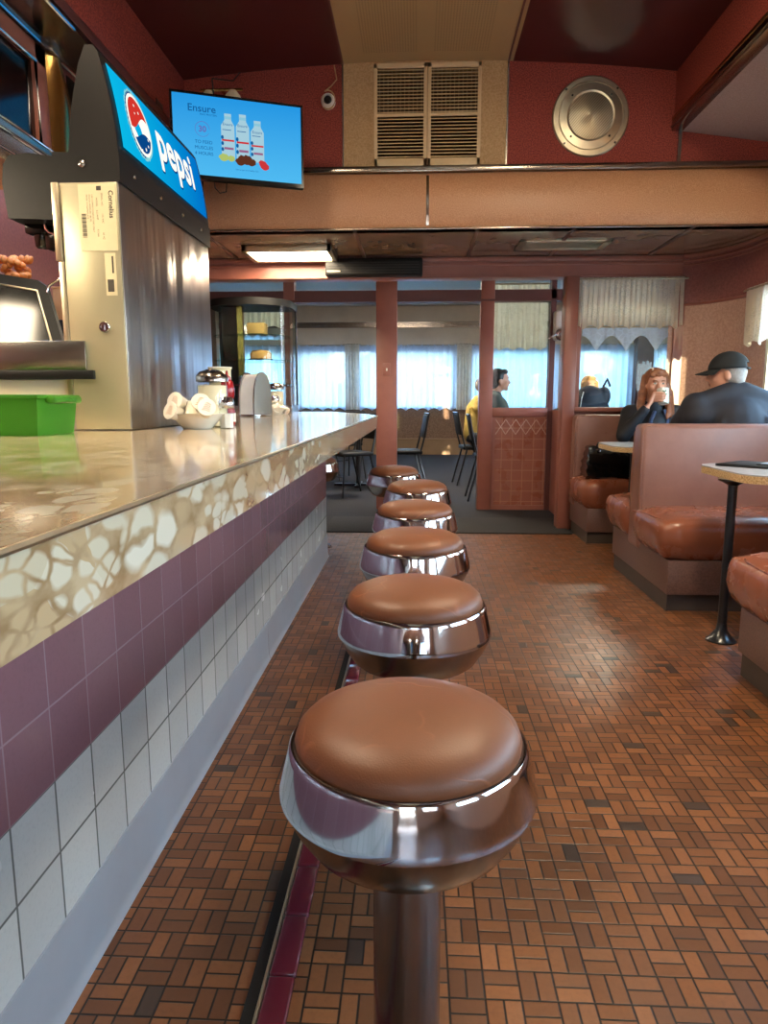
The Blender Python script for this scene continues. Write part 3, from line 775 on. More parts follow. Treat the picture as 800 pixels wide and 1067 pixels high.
# black collar and leaning hood
m = yprism([(-1.215, 1.75), (-.982, 1.75), (-.980, 1.835), (-1.205, 1.845)], Y0-.004, Y1+.004); cl = m.build('collar', 'black_plastic', sf, smooth=20)
m = MB(); m.lathe([(.011, 0), (.011, -.004), (.004, -.008), (0, -.008)], (-1.105, Y0-.004, 1.805), 16, axis='y')
m.build('screw', 'steel', cl)
for k in range(4):
    m = MB(); m.lathe([(.008, 0), (.007, .003), (0, .004)], (-.981, Y0+.12+k*.25, 1.80), 12, axis='x'); m.build('screw', 'steel', cl)
hood = [(-1.152, 1.84), (-.984, 1.835), (-.988, 1.90), (-1.000, 1.99), (-1.018, 2.08), (-1.034, 2.145), (-1.048, 2.165), (-1.076, 2.164), (-1.100, 2.11), (-1.134, 1.97)]
m = yprism(hood, Y0, Y1); m.build('hood', 'black_plastic', sf, smooth=25)
# lit sign on the leaning front
o = Vector((-.983, Y0, 1.856)); top = Vector((-1.033, Y0, 2.142)); vdir = (top-o); SL = vdir.length; vdir.normalize(); udir = Vector((0, 1, 0)); ndir = udir.cross(vdir).normalized()
def bow(v):   # the front is gently bowed
    s = v/SL; return .012*4*s*(1-s)*.55
def sg(u, v, d=0.): return o+udir*u+vdir*v+ndir*(bow(v)+.004+d)
def sign_mats():
    t = NT('sign_blue'); v = t.coord(); sp_ = t.n('ShaderNodeSeparateXYZ'); t.l(v, sp_.inputs[0])
    f = t.ramp(sp_.outputs[1], -.5, .45); c = t.mix(f, lin((10, 186, 232)), lin((0, 112, 200)))
    e = t.n('ShaderNodeEmission'); t.l(c, e.inputs[0]); e.inputs[1].default_value = .58; t.l(e.outputs[0], t.out.inputs[0]); MAT['sign_blue'] = t.m
sign_mats()
emit('lit_white', (255, 252, 240), 1.25); emit('lit_red', (232, 60, 50), .95); emit('lit_navy', (10, 84, 160), .8); emit('lit_pale', (150, 226, 232), 1.)
m = MB(); N = 12
UV0, UV1, VV0, VV1 = .035, .965, .012, SL-.016
for i in range(N):
    a = VV0+(VV1-VV0)*i/N; b = VV0+(VV1-VV0)*(i+1)/N
    m.poly([sg(UV0, a), sg(UV1, a), sg(UV1, b), sg(UV0, b)])
sign = m.build('sign_face', 'sign_blue', sf); sign['label'] = 'lit blue sign face with round emblem and white word'
def ell(mm, cu, cv, r, d, n=40, f=None):
    pts = []
    for i in range(n):
        a = 2*PI*i/n; pts.append((cu+r*math.cos(a), cv+r*math.sin(a)))
    mm.poly([sg(*p, d) for p in pts])
gc, gv, gr = .232, .150, .098
m = MB(); m.mi = 3
pts = []
for i in range(90):
    a = 2*PI*i/90; rr = gr*(1.13+(.09*(.5+.5*math.sin(i*1.9)*math.cos(i*.7)) if .3*PI < a < 1.65*PI else 0)); pts.append(sg(gc+rr*math.cos(a), gv+rr*math.sin(a), .0010))
m.poly(pts)
m.mi = 2; pts = []
for i in range(40):
    a = .55*PI+1.0*PI*i/39; pts.append(sg(gc+gr*(1.07+.06*(i % 2))*math.cos(a), gv+gr*(1.07+.06*(i % 2))*math.sin(a), .0012))
m.poly(pts)
m.mi = 0; ell(m, gc, gv, gr*1.04, .0015)
def cap(mm, fn, d, upper):
    """part of the emblem disc above / below the wave fn"""
    r = gr*.93; n = 36; xs = [gc-r+2*r*i/n for i in range(n+1)]
    for a, b in zip(xs, xs[1:]):
        def edge(x):
            h = math.sqrt(max(0, r*r-(x-gc)**2)); w = max(-h, min(h, fn((x-gc)/r)*r)); return (w, h) if upper else (-h, w)
        la, ha = edge(a); lb, hb = edge(b)
        if ha-la < 1e-5 and hb-lb < 1e-5: continue
        q = [sg(a, gv+la, d), sg(b, gv+lb, d), sg(b, gv+hb, d), sg(a, gv+ha, d)]
        m.poly(q)
m.mi = 1; cap(m, lambda x: -.05+.22*math.sin(x*2.6+.3)+.22*x+.12, .0022, True)
m.mi = 2; cap(m, lambda x: -.42+.16*math.sin(x*2.6+.6)+.12*x, .0022, False)
m.mi = 0
for (du, dv, r) in ((.02, -.075, .006), (.05, -.055, .005), (-.02, -.09, .005), (.06, -.03, .005), (.035, -.095, .004)): ell(m, gc+du, gv+dv, r, .003, 12)
for (du, dv, r) in ((-.02, .06, .005), (.01, .045, .005), (-.03, .03, .004)): ell(m, gc+du, gv+dv, r, .003, 12)
m.build('emblem', ['lit_white', 'lit_red', 'lit_navy', 'lit_pale'], sign, smooth=-1)
def sign_text(body, size, u0, v0, bold, d, matname, nm, sx=1.):
    q = MB()
    for k in range(13):
        a = 2*PI*k/12; r = bold if k < 12 else 0
        p = MB(); p.text(body, size, (0, 0, 0), (1, 0, 0), (0, 1, 0), 0, 0, spacing=1.06)
        for vv in p.bm.verts: vv.co = sg(u0+vv.co.x*sx+r*math.cos(a), v0+vv.co.y+r*math.sin(a), d+k*.00004)
        q.add(p.bm)
    return q.build(nm, matname, sign, smooth=-1)
sign_text('pepsi', .20, .405, .100, .007, .0014, 'lit_navy', 'lettering_shadow', 1.0)
sign_text('pepsi', .20, .400, .105, .0055, .0024, 'lit_white', 'lettering', 1.0)
# dispensing nose, valves, levers, drip tray and base on the staff side
nose = [(-1.400, 1.76), (-1.388, 1.648), (-1.19, 1.640), (-1.19, 1.82), (-1.22, 1.842), (-1.30, 1.854), (-1.37, 1.848), (-1.392, 1.82)]
m = yprism(nose, Y0+.03, Y1-.03); m.build('nozzle_housing', 'black_plastic', sf, smooth=25)
for k in range(4):
    yv = Y0+.15+k*.22; xv = -1.335
    m = MB(); m.box(xv-.04, xv+.04, yv-.05, yv+.05, 1.615, 1.650, .006); m.lathe([(.022, 1.575), (.027, 1.58), (.031, 1.62)], (xv, yv, 0), 18); m.box(xv+.02, xv+.075, yv-.03, yv+.03, 1.565, 1.65, .008)
    vb = m.build('valve', 'black_gloss', sf)
    m = MB(); m.tube([(x_, yv-.065, z_) for x_, z_ in ((-1.292, 1.665), (-1.289, 1.628), (-1.280, 1.615), (-1.234, 1.598), (-1.229, 1.588), (-1.234, 1.478), (-1.240, 1.466), (-1.293, 1.436), (-1.301, 1.413))], .0052, 8)
    m.build('lever', 'chrome', vb)
m = MB(); m.box(-1.75, -1.205, Y0+.01, Y1-.01, .938, 1.111, .004); m.build('base_housing', 'cream_panel', sf)
m = MB(); m.box(-1.77, -1.105, Y0-.022, Y0+.0, 1.111, 1.142, .004); m.box(-1.77, -1.206, Y0, Y1, 1.111, 1.142, .004); m.build('drip_tray_edge', 'black_plastic', sf)
m = MB(); m.box(-1.77, -1.13, Y0-.018, Y0-.008, 1.142, 1.24, .003); m.box(-1.77, -1.206, Y0-.01, Y0+.12, 1.142, 1.235, .006); m.build('splash_panel', 'steel', sf)
m = MB(); m.box(-1.30, -1.206, Y0+.30, Y0+.5, 1.142, 1.30, .008); m.build('valve_bracket', 'black_plastic', sf)
# slanted glass lid standing behind the drip tray
il = thing('ice_bin', 'ice bin with black framed slanted glass lid behind the drink dispenser tray', 'ice bin', (-1.6, 2.75, .936))
a0 = Vector((-1.26, 2.62, 1.215)); 
m = MB(); m.box(-2.28, -1.78, 3.53, 3.78, .938, 1.22, .006); m.build('bin', 'steel', il)
lid = [(-1.42, 3.44, 1.235), (-1.56, 3.44, 1.60)]
def ly(x, z, d=0.): return (x, 3.46+(z-1.235)*.168+(x+1.9)*.295+d, z)
q = [(-1.755, 1.222), (-1.862, 1.605), (-1.90, 1.632), (-2.3, 1.69), (-2.3, 1.222)]
m = MB(); m.prism([ly(x, z) for x, z in q], (0, .03, 0)); fr_ = m.build('lid_frame', 'black_plastic', il, smooth=20)
q2 = [(-1.805, 1.24), (-1.895, 1.575), (-2.29, 1.635), (-2.29, 1.24)]
m = MB(); m.prism([ly(x, z, -.004) for x, z in q2], (0, .003, 0)); m.build('lid_glass', 'black_gloss', fr_, smooth=20)
m = MB(); m.tube([ly(-1.808, 1.24, -.006), ly(-1.898, 1.58, -.006), ly(-2.29, 1.64, -.006)], .005, 6); m.build('lid_bead', 'aluminium', fr_)
# carton and coffee pot handle seen past the levers
cr = thing('paper_cup_sleeve', 'tan paper cup sleeve standing behind the dispenser levers', 'cup sleeve', (-1.98, 3.9, 1.47))
m = MB(); m.box(-2.006, -1.945, 3.87, 3.93, 1.471, 1.65, .004); m.build('sleeve', 'box_card', cr); m = MB(); m.box(-2.009, -1.942, 3.867, 3.933, 1.645, 1.655, .002); m.build('rim', 'box_card', cr)
m = MB(); m.box(-2.02, -1.76, 3.80, 4.0, .938, 1.471, .006); tag(m.build('wall_shelf_box', 'black_plastic', base=(-1.89, 3.9, .938)), 'black metal box under the tan cup sleeve', 'box')
fl = thing('artificial_flower', 'orange artificial flower on the dark shelf at the left edge', 'flower', (-2.27, 4.0, .938))
m = MB()
for k in range(26):
    a = k*2.399; r = .012*math.sqrt(k)+.01; m.ball((-2.27+r*math.cos(a)*1.2, 4.0+r*math.sin(a)*.6, 1.78+.05*math.sin(k*1.3)), (.026, .02, .018), 8, 6, (k, k*.7, 0))
m.build('petals', 'orange_flower', fl)
m = MB(); m.tube([(-2.27, 4.0, 1.75), (-2.27, 4.0, 1.2), (-2.27, 4.0, .94)], .008, 6); m.build('stem', 'foliage', fl)
m = MB(); m.lathe([(.05, .938), (.06, 1.0), (.03, 1.15), (.035, 1.2)], (-2.27, 4.0, 0), 16); m.build('vase', 'steel', fl)
m = MB(); m.box(-2.39, -1.74, 3.2, 4.6, .86, .938); tag(m.build('back_shelf', 'dark_laminate', base=(-2, 3.9, .86)), 'dark back shelf along the left wall carrying the orange flower', 'shelf')

# ------------------------------------------------------------------ things on the counter
# green tub
tb = thing('plastic_tub', 'translucent green plastic tub at the left edge of the counter', 'tub', (-1.3, 2.1, .936))
def greenp():
    t = NT('green_plastic'); b = t.bsdf(lin((84, 156, 52)), .25, trans=.5); b.inputs['IOR'].default_value = 1.2; MAT['green_plastic'] = t.m
greenp()
def tub(x0, x1, y0, y1, z0, z1, ins):
    q = MB(); t = .004
    o_ = [(x0+ins, y0+ins), (x1-ins, y0+ins), (x1-ins, y1-ins), (x0+ins, y1-ins)]; oo = [(x0, y0), (x1, y0), (x1, y1), (x0, y1)]
    ii = [(x0+t, y0+t), (x1-t, y0+t), (x1-t, y1-t), (x0+t, y1-t)]; ib = [(x0+ins+t, y0+ins+t), (x1-ins-t, y0+ins+t), (x1-ins-t, y1-ins-t), (x0+ins+t, y1-ins-t)]
    R = [[q.bm.verts.new((x, y, z)) for x, y in L] for L, z in ((o_, z0), (oo, z1), (ii, z1), (ib, z0+t))]
    for a, b in zip(R, R[1:]):
        for i in range(4): q.bm.faces.new([a[i], a[(i+1) % 4], b[(i+1) % 4], b[i]])
    q.bm.faces.new(R[0]); q.bm.faces.new(R[-1]); return q
tub(-1.52, -1.095, 1.98, 2.22, .9365, 1.052, .012).build('body', 'green_plastic', tb, smooth=20)
m = MB()
for (a, b, c, d) in ((-1.525, -1.09, 1.972, 1.982), (-1.525, -1.09, 2.218, 2.228), (-1.10, -1.088, 1.972, 2.228), (-1.527, -1.517, 1.972, 2.228)): m.box(a, b, c, d, 1.044, 1.056, .003)
m.build('rim', 'green_plastic', tb)
m = MB(); m.box(-1.097, -1.062, 2.02, 2.19, 1.030, 1.054, .010, 3); m.build('grip', 'green_plastic', tb)

def bowl(label, c, R, h):
    t = thing('serving_bowl', label, 'bowl', c, None); m = MB()
    m.lathe([(0, .0), (.52*R, 0), (.55*R, .004), (.80*R, h*.55), (R*.97, h*.93), (R*1.03, h), (R*1.0, h*1.0), (R*.92, h*.9), (.74*R, h*.52), (.5*R, .010), (0, .010)], c, 40, cap=False)
    m.build('bowl', 'porcelain', t, smooth=60); return t
BZ = .9362
bowl('white bowl of small creamer cups in front of the sugar jar', (-.806, 2.54, BZ), .098, .055)
bowl('small white bowl near the far end of the counter beside a sugar jar', (-1.055, 5.15, BZ), .10, .05)
def creamer(c, rot, label, grp, first=None):
    if first is not None:
        o_ = dup(first, c, label=label); o_.rotation_euler = rot; return o_
    t = thing('creamer_cup', label, 'creamer cup', (0, 0, 0), grp)
    m = MB(); m.lathe([(0, 0), (.017, 0), (.0215, .034), (.0235, .036), (.0235, .038), (.0, .0385)], (0, 0, 0), 24, cap=False); m.build('cup', 'paper', t, smooth=40)
    m = MB(); m.lathe([(.0, .0388), (.0225, .0388), (.0240, .0375)], (0, 0, 0), 24, cap=False); ld = m.build('lid', 'white_plastic', t)
    m = MB()
    for k in range(5): m.tube([(-.012+.002*k, -.010+.005*k, .0392), (.0, -.008+.005*k, .0392), (.010, -.012+.005*k, .0392)], .0007, 4)
    m.build('print', 'box_card', ld)
    t.location = c; t.rotation_euler = rot; return t
g1 = 'creamer cups heaped in the near bowl'
c0 = creamer((-.855, 2.50, BZ+.052), (1.25, 0, -.5), 'creamer cup lying at the left side of the near bowl', g1)
c0.scale = (1.35,)*3
for (x, y, z, r, lb) in ((-.775, 2.50, .078, (1.15, .1, .15), 'creamer cup lying on top at the centre right of the near bowl'), (-.83, 2.60, .062, (2.2, .2, .9), 'creamer cup at the far left edge of the near bowl'), (-.852, 2.525, .088, (1.3, .0, -.3), 'creamer cup stacked topmost at the left of the near bowl'), (-.81, 2.515, .095, (2.9, .2, .4), 'creamer cup upside down in the middle of the near bowl'),
                         (-.79, 2.545, .066, (2.7, 0, 0), 'creamer cup at the back of the near bowl, against the sugar jar'), (-.755, 2.475, .062, (1.2, .2, .3), 'creamer cup at the right of the near bowl, its lid toward the camera')):
    creamer((x, y, BZ+z), r, lb, g1, c0)
g2 = 'creamer cups in the far bowl'
for k, (dx, dy, dz) in enumerate(((-.05, 0, .045), (0, -.03, .05), (.055, .0, .045), (.0, .03, .07))):
    o_ = creamer((-1.055+dx, 5.15+dy, BZ+dz), (1.2+.5*k, .2*k, .8*k), 'white creamer cup in the small bowl at the far end of the counter', g2, c0); o_['group'] = g2

def sugar_jar(label, c, R, h):
    t = thing('sugar_jar', label, 'sugar jar', c); m = MB()
    m.lathe([(0, 0), (R*.96, 0), (R, .006), (R, h*.70), (R*.93, h*.76), (R*.90, h*.80)], c, 32, cap=False); m.build('jar', 'jar_glass', t, smooth=50)
    m = MB(); m.lathe([(0, .006), (R*.93, .006), (R*.93, h*.72), (0, h*.74)], c, 32, cap=False); m.build('sugar', 'sugar', t, smooth=50)
    m = MB(); m.lathe([(R*.94, h*.78), (R*1.06, h*.79), (R*1.07, h*.86), (R*1.0, h*.90), (R*.8, h*.96), (R*.3, h), (0, h)], c, 32, cap=False); l = m.build('lid', 'chrome_worn', t, smooth=40)
    m = MB(); m.box(c[0]-.018, c[0]+.018, c[1]-R*.5, c[1]+.005, c[2]+h*.96, c[2]+h*1.0, .004); m.build('flap', 'chrome_worn', l)
    return t
sugar_jar('tall glass sugar jar with metal lid behind the near bowl', (-.80, 2.72, BZ), .058, .222)
sugar_jar('sugar jar with metal lid at the far end of the counter', (-1.08, 5.36, BZ), .055, .235)
def salt(label, c):
    t = thing('salt_shaker', label, 'salt shaker', c); R = .021; m = MB()
    m.lathe([(0, 0), (R, 0), (R, .05), (R*.9, .058)], c, 8, cap=False); m.build('glass', 'jar_glass', t, smooth=10)
    m = MB(); m.lathe([(0, .003), (R*.85, .003), (R*.85, .04), (0, .042)], c, 8, cap=False); m.build('salt', 'salt', t)
    m = MB(); m.lathe([(R*.95, .055), (R*1.02, .057), (R*1.02, .072), (R*.8, .085), (0, .088)], c, 24, cap=False); l = m.build('cap', 'chrome', t)
    return t
def scaled(o_, s): o_.scale = (s, s, s); return o_
scaled(salt('salt shaker with chrome cap at the right of the near bowl', (-.703, 2.56, BZ)), 1.35)
scaled(salt('salt shaker in front of the far sugar jar', (-1.075, 5.27, BZ)), 1.6)
# ketchup
kt = thing('ketchup_bottle', 'red ketchup squeeze bottle beside the sugar jar', 'ketchup bottle', (-.795, 2.92, BZ)); c = (-.795, 2.92, BZ)
m = MB(); m.lathe([(0, 0), (.027, 0), (.030, .01), (.030, .055), (.022, .085), (.0215, .10), (.029, .125), (.030, .15), (.024, .18), (.014, .19)], c, 28, cap=False); m.build('bottle', 'ketchup', kt, smooth=60)
m = MB(); m.lathe([(.016, .188), (.016, .20), (.006, .206), (.004, .225), (0, .226)], c, 20, cap=False); m.build('cap', 'ketchup', kt)
m = MB(); m.lathe([(.0312, .015), (.0312, .05)], c, 28, cap=False); m.build('label', 'white_plastic', kt)
# paper cups
pc = thing('paper_cup_stack', 'stack of cream paper cups standing behind the sugar jar', 'cup stack', (-.86, 3.05, BZ)); m = MB(); c = (-.86, 3.05, BZ)
m.lathe([(.0, 0), (.03, 0), (.042, .10), (.0425, .115), (.0435, .116), (.0435, .135), (.045, .136), (.045, .155), (.0465, .156), (.0465, .235), (.049, .236), (.049, .245), (.045, .245)], c, 28); m.build('cups', 'sticker', pc)
m = MB(); m.tube([(c[0]+.049*math.cos(k*PI/14), c[1]+.049*math.sin(k*PI/14), BZ+.243) for k in range(28)], .003, 6, closed=True); m.build('rim', 'paper', pc)
# napkin dispenser: two chrome arches over a white napkin block
nd = thing('napkin_dispenser', 'arched chrome napkin dispenser on the counter past the drink machine', 'napkin dispenser', (-1.07, 4.6, BZ))
def arch(w, h, n=20):
    return [(-w/2, 0)]+[(-w/2*math.cos(PI*i/n)**1 if True else 0, h*(.25+.75*math.sin(PI*i/n)**.8)) for i in range(n+1)]+[(w/2, 0)]
def archprism(mm, c, w, h, d0, d1, rz):
    M = Matrix.Translation(c) @ Matrix.Rotation(rz, 4, 'Z')
    a = [M @ Vector((x, d0, z)) for x, z in arch(w, h)]; mm.prism(a, (M.to_3x3() @ Vector((0, d1-d0, 0))))
cN = Vector((-1.07, 4.6, BZ)); rN = 1.02
m = MB(); archprism(m, cN, .165, .285, -.072, -.062, rN); m.build('front_plate', 'steel', nd, smooth=40)
m = MB(); archprism(m, cN, .165, .285, .062, .072, rN); m.build('rear_plate', 'chrome', nd, smooth=40)
m = MB(); archprism(m, cN, .150, .27, -.060, .060, rN); m.build('napkins', 'paper', nd, smooth=40)
m = MB(); M = Matrix.Translation(cN) @ Matrix.Rotation(rN, 4, 'Z'); q = MB(); q.box(-.08, .08, -.075, .075, 0, .012, .003)
for v in q.bm.verts: v.co = M @ v.co
q.build('base', 'chrome', nd)
# round-fronted cake case
cc = thing('cake_case', 'round fronted glass cake display case at the far end of the counter', 'display case', (-1.42, 5.95, BZ)); cx, cy = -1.385, 5.92
W = .335
def dee(r, n=26): return [(cx-r, cy+.24)]+[(cx-r*math.cos(PI*i/n), cy-.02-r*.82*math.sin(PI*i/n)) for i in range(n+1)]+[(cx+r, cy+.24)]
def slab(nm, mt, r, z0, z1, par=cc):
    q = MB(); q.prism([(x, y, z0) for x, y in dee(r)], (0, 0, z1-z0)); return q.build(nm, mt, par, smooth=40)
slab('base', 'steel', W, BZ, BZ+.06); slab('top', 'black_plastic', W+.006, 1.79, 1.845)
q = MB(); q.sheet([(x, y, BZ+.06) for x, y in dee(W-.005)], (0, 0, 1.79-BZ-.06)); q.build('curved_glass', 'case_glass', cc, smooth=50)
m = MB(); m.box(cx-.20, cx-.075, cy-.20, cy-.12, BZ+.06, 1.79); m.build('centre_post', 'black_gloss', cc)
m = MB(); m.box(cx-.075, cx-.03, cy-.20, cy-.15, BZ+.30, 1.79); m.build('post_mirror', 'brass', cc)
m = MB(); m.box(cx-W, cx-W+.03, cy+.20, cy+.24, BZ+.06, 1.79); m.box(cx+W-.03, cx+W, cy+.20, cy+.24, BZ+.06, 1.79); m.build('rear_frame', 'black_plastic', cc)
for z in (1.17, 1.36, 1.56): slab('shelf', 'case_glass', W-.02, z, z+.006)
slab('red_deck', 'burgundy_tile', W-.03, 1.155, 1.165)
m = MB(); m.box(cx+.0, cx+.14, cy-.18, cy-.04, 1.57, 1.66, .004); m.mi = 0; cb_ = tag(m.build('cake_box', 'box_card', base=(cx+.07, cy-.11, 1.567)), 'tan carton on the top shelf of the cake case', 'carton')
def cake(label, x, y, z, mt):
    t = thing('cake', label, 'cake', (x, y, z)); q = MB(); q.lathe([(.0, 0), (.10, 0), (.10, .008), (.02, .008)], (x, y, z), 28); q.build('plate', 'black_gloss', t)
    q = MB(); q.lathe([(0, .008), (.085, .008), (.088, .05), (.07, .075), (0, .085)], (x, y, z), 28, cap=False); q.build('cake', mt, t, smooth=50)
cake('brown cake on the middle shelf of the display case', cx+.09, cy-.10, 1.367, 'cake'); cake('pale cake on the lower shelf of the display case', cx+.07, cy-.10, 1.177, 'sugar')

# ------------------------------------------------------------------ television and fittings on the walls
emit('screen_blue', (36, 158, 228), 1.0)
def tv_mat():
    t = NT('screen'); v = t.coord(); sp_ = t.n('ShaderNodeSeparateXYZ'); t.l(v, sp_.inputs[0])
    c = t.mix(t.ramp(sp_.outputs[2], -.25, .25), lin((84, 190, 242)), lin((28, 146, 224)))
    e = t.n('ShaderNodeEmission'); t.l(c, e.inputs[0]); e.inputs[1].default_value = .58; t.l(e.outputs[0], t.out.inputs[0]); MAT['screen'] = t.m
tv_mat()
emit('scr_white', (180, 222, 238), .95); emit('scr_ink', (24, 104, 170), .9); emit('scr_violet', (110, 120, 200), .9); emit('scr_brown', (110, 60, 40), .8); emit('scr_red', (226, 62, 66), .9); emit('scr_mauve', (170, 110, 150), .9); emit('scr_pale', (150, 214, 236), .95); emit('scr_lime', (196, 216, 120), .9)
tv = thing('television', 'wall mounted flat television showing a blue advert with three bottles', 'television', (-1.0, 4.08, 2.455))
tA = Vector((-1.333, 3.95, 2.235)); tB = Vector((-.660, 4.20, 2.235)); tu = (tB-tA); TW = tu.length; tu.normalize(); tvv = Vector((0, 0, 1)); tn = tu.cross(tvv).normalized(); TH = .44
def tp(u, v, d=0.): return tA+tu*u+tvv*v+tn*d
def tbox(mm, u0, u1, v0, v1, d0, d1): mm.prism([tp(u0, v0, d0), tp(u1, v0, d0), tp(u1, v1, d0), tp(u0, v1, d0)], tn*(d1-d0)); return mm
m = MB(); tbox(m, 0, TW, 0, TH, -.035, -.002); tbox(m, .10, TW-.10, .06, TH-.06, -.06, -.035); tbox(m, 0, TW, 0, .022, -.002, .006); tbox(m, 0, TW, TH-.012, TH, -.002, .004); tbox(m, 0, .012, 0, TH, -.002, .004); tbox(m, TW-.012, TW, 0, TH, -.002, .004)
m.build('case', 'black_gloss', tv, smooth=20)
m = MB(); m.poly([tp(.012, .022), tp(TW-.012, .022), tp(TW-.012, TH-.012), tp(.012, TH-.012)]); scr = m.build('screen', 'screen', tv, smooth=-1)
def tvtext(body, size, u, v, mt, nm, off=0., sx=1.):
    q = MB(); q.text(body, size, (0, 0, 0), (1, 0, 0), (0, 1, 0), off, 0, align='CENTER')
    for p in q.bm.verts: p.co = tp(u+p.co.x*sx, v+p.co.y, .0012)
    return q.build(nm, mt, scr, smooth=-1)
m = MB()
for (u0, v0, hh) in ((.265, .125, .235), (.345, .115, .250), (.425, .115, .225)):
    w_ = .072
    def P(a, b, d): return tp(u0+a*w_, v0+b*hh, d)
    m.mi = 0; m.poly([P(0, 0, .0008), P(1, 0, .0008), P(1, .70, .0008), P(.78, .82, .0008), P(.78, .96, .0008), P(.26, .96, .0008), P(.26, .82, .0008), P(0, .70, .0008)])
    m.mi = 1; m.poly([P(.27, .84, .0012), P(.77, .84, .0012), P(.77, .90, .0012), P(.27, .90, .0012)])
    m.mi = 2; m.poly([P(.04, .36, .0012), P(.96, .36, .0012), P(.96, .40, .0012), P(.04, .40, .0012)])
    m.mi = 3; m.poly([P(.2, .18, .0012), P(.9, .18, .0012), P(.9, .23, .0012), P(.2, .23, .0012)])
    m.mi = 4
    for k in range(3):
        cu, cv = .08, .18+.13*k; m.poly([P(cu+.10*math.cos(j*PI/6), cv+.045*math.sin(j*PI/6), .0014) for j in range(12)])
    m.mi = 4; m.poly([P(.1, .60, .0013), P(.75, .60, .0013), P(.75, .615, .0013), P(.1, .615, .0013)])
m.build('bottle_picture', ['scr_white', 'scr_pale', 'scr_red', 'scr_mauve', 'scr_ink'], scr, smooth=-1)
for (u0, v0) in ((.301, .29), (.381, .29), (.461, .265)): tvtext('Ensure', .02, u0, v0, 'scr_ink', 'bottle_lettering')
m = MB()
def blob(mi, u, v, r, ru=1.): m.mi = mi; m.poly([tp(u+r*ru*math.cos(k*PI/7)*(1+.15*math.sin(k*2.1)), v+r*math.sin(k*PI/7)*(1+.12*math.cos(k*3.3)), .0018+mi*.0003) for k in range(14)])
for a in ((0, .275, .125, .020, 1.3), (0, .315, .122, .016, 1.2), (1, .365, .112, .022, 1.2), (1, .40, .122, .026, 1.1), (1, .425, .112, .020, 1.2), (1, .372, .128, .018, 1.), (2, .49, .105, .022, .9), (2, .50, .095, .018, 1.2), (2, .48, .115, .014, 1.)): blob(*a)
m.build('fruit_picture', ['scr_lime', 'scr_brown', 'scr_red'], scr, smooth=-1)
tvtext('Ensure', .052, .165, .345, 'scr_ink', 'advert_title', .0005, 1.05); tvtext('MAX PROTEIN', .014, .20, .328, 'scr_ink', 'advert_subtitle')
tvtext('30', .042, .165, .245, 'scr_violet', 'advert_number', .001)
m = MB(); m.tube([tp(.165+.038*math.cos(k*PI/18), .258+.038*math.sin(k*PI/18), .0014) for k in range(34)], .0012, 4); m.build('advert_ring', 'scr_violet', scr)
for k, tx in enumerate(('TO FEED', 'MUSCLES', '4 HOURS')): tvtext(tx, .024, .17, .185-.029*k, 'scr_ink', 'advert_line')
tvtext('Use as part of a healthy diet', .011, .40, .065, 'scr_ink', 'advert_small_print')
m = MB(); m.box(-1.56, -1.05, 4.30, 4.34, 2.40, 2.46); m.box(-1.08, -1.02, 4.16, 4.33, 2.40, 2.46); m.box(-1.53, -1.515, 4.27, 4.37, 2.712, 2.76); m.box(-1.56, -1.52, 4.30, 4.34, 2.40, 2.74); m.build('wall_bracket', 'black_metal', tv)
m = MB(); m.tube([tp(.22, .02, -.03), tp(.225, -.03, -.03), tp(.25, -.055, -.03), tp(.285, -.045, -.03), tp(.29, .01, -.04)], .0035, 6); m.tube([tp(.235, .44, -.03), tp(.235, .56, -.1), (-1.15, 4.6, 2.98), (-1.15, 4.79, 3.11)], .004, 6); m.build('cable', 'rubber', tv)
sl = thing('glass_lamp', 'row of pale glass lamp shades glimpsed above the television', 'lamp', (-1.1, 4.6, 2.74)); 
for k in range(2):
    m = MB(); m.lathe([(0, .03), (.02, .03), (.045, .0), (.055, -.03), (.05, -.035), (0, -.035)], (-1.29+.15*k, 4.55, 2.875), 24, cap=False); m.build('lamp_shade', 'sugar', sl, smooth=50)
m = MB(); m.tube([(-1.34, 4.55, 2.91), (-1.08, 4.55, 2.91)], .008, 8); m.tube([(-1.21, 4.55, 2.91), (-1.21, 4.79, 2.93)], .008, 8); m.build('rail', 'brass', sl)

# coil of cable with a little round fitting on the red wall
sc = thing('camera_mount', 'small round wall camera with a looped cord on red wall beside the vent', 'camera', (-.585, 4.8, 2.93)); c = Vector((-.585, 4.78, 2.925))
m = MB(); m.lathe([(.045, .02), (.045, -.01), (.036, -.03), (.030, -.032), (.028, -.02), (0, -.02)], c, 28, axis='y'); m.build('body', 'white_plastic', sc)
m = MB(); m.lathe([(.0, -.034), (.020, -.033), (.026, -.024)], c, 24, cap=False, axis='y'); m.build('lens', 'black_gloss', sc)
m = MB(); m.tube([(c.x+.045*math.cos(-2.2+k*.25), 4.77, c.z+.005+.055*math.sin(-2.2+k*.25)) for k in range(18)]+[(c.x+.02, 4.785, c.z+.09), (c.x+.055, 4.79, c.z+.13), (c.x+.04, 4.79, 3.14)], .004, 6); m.build('cord', 'tan_panel', sc)

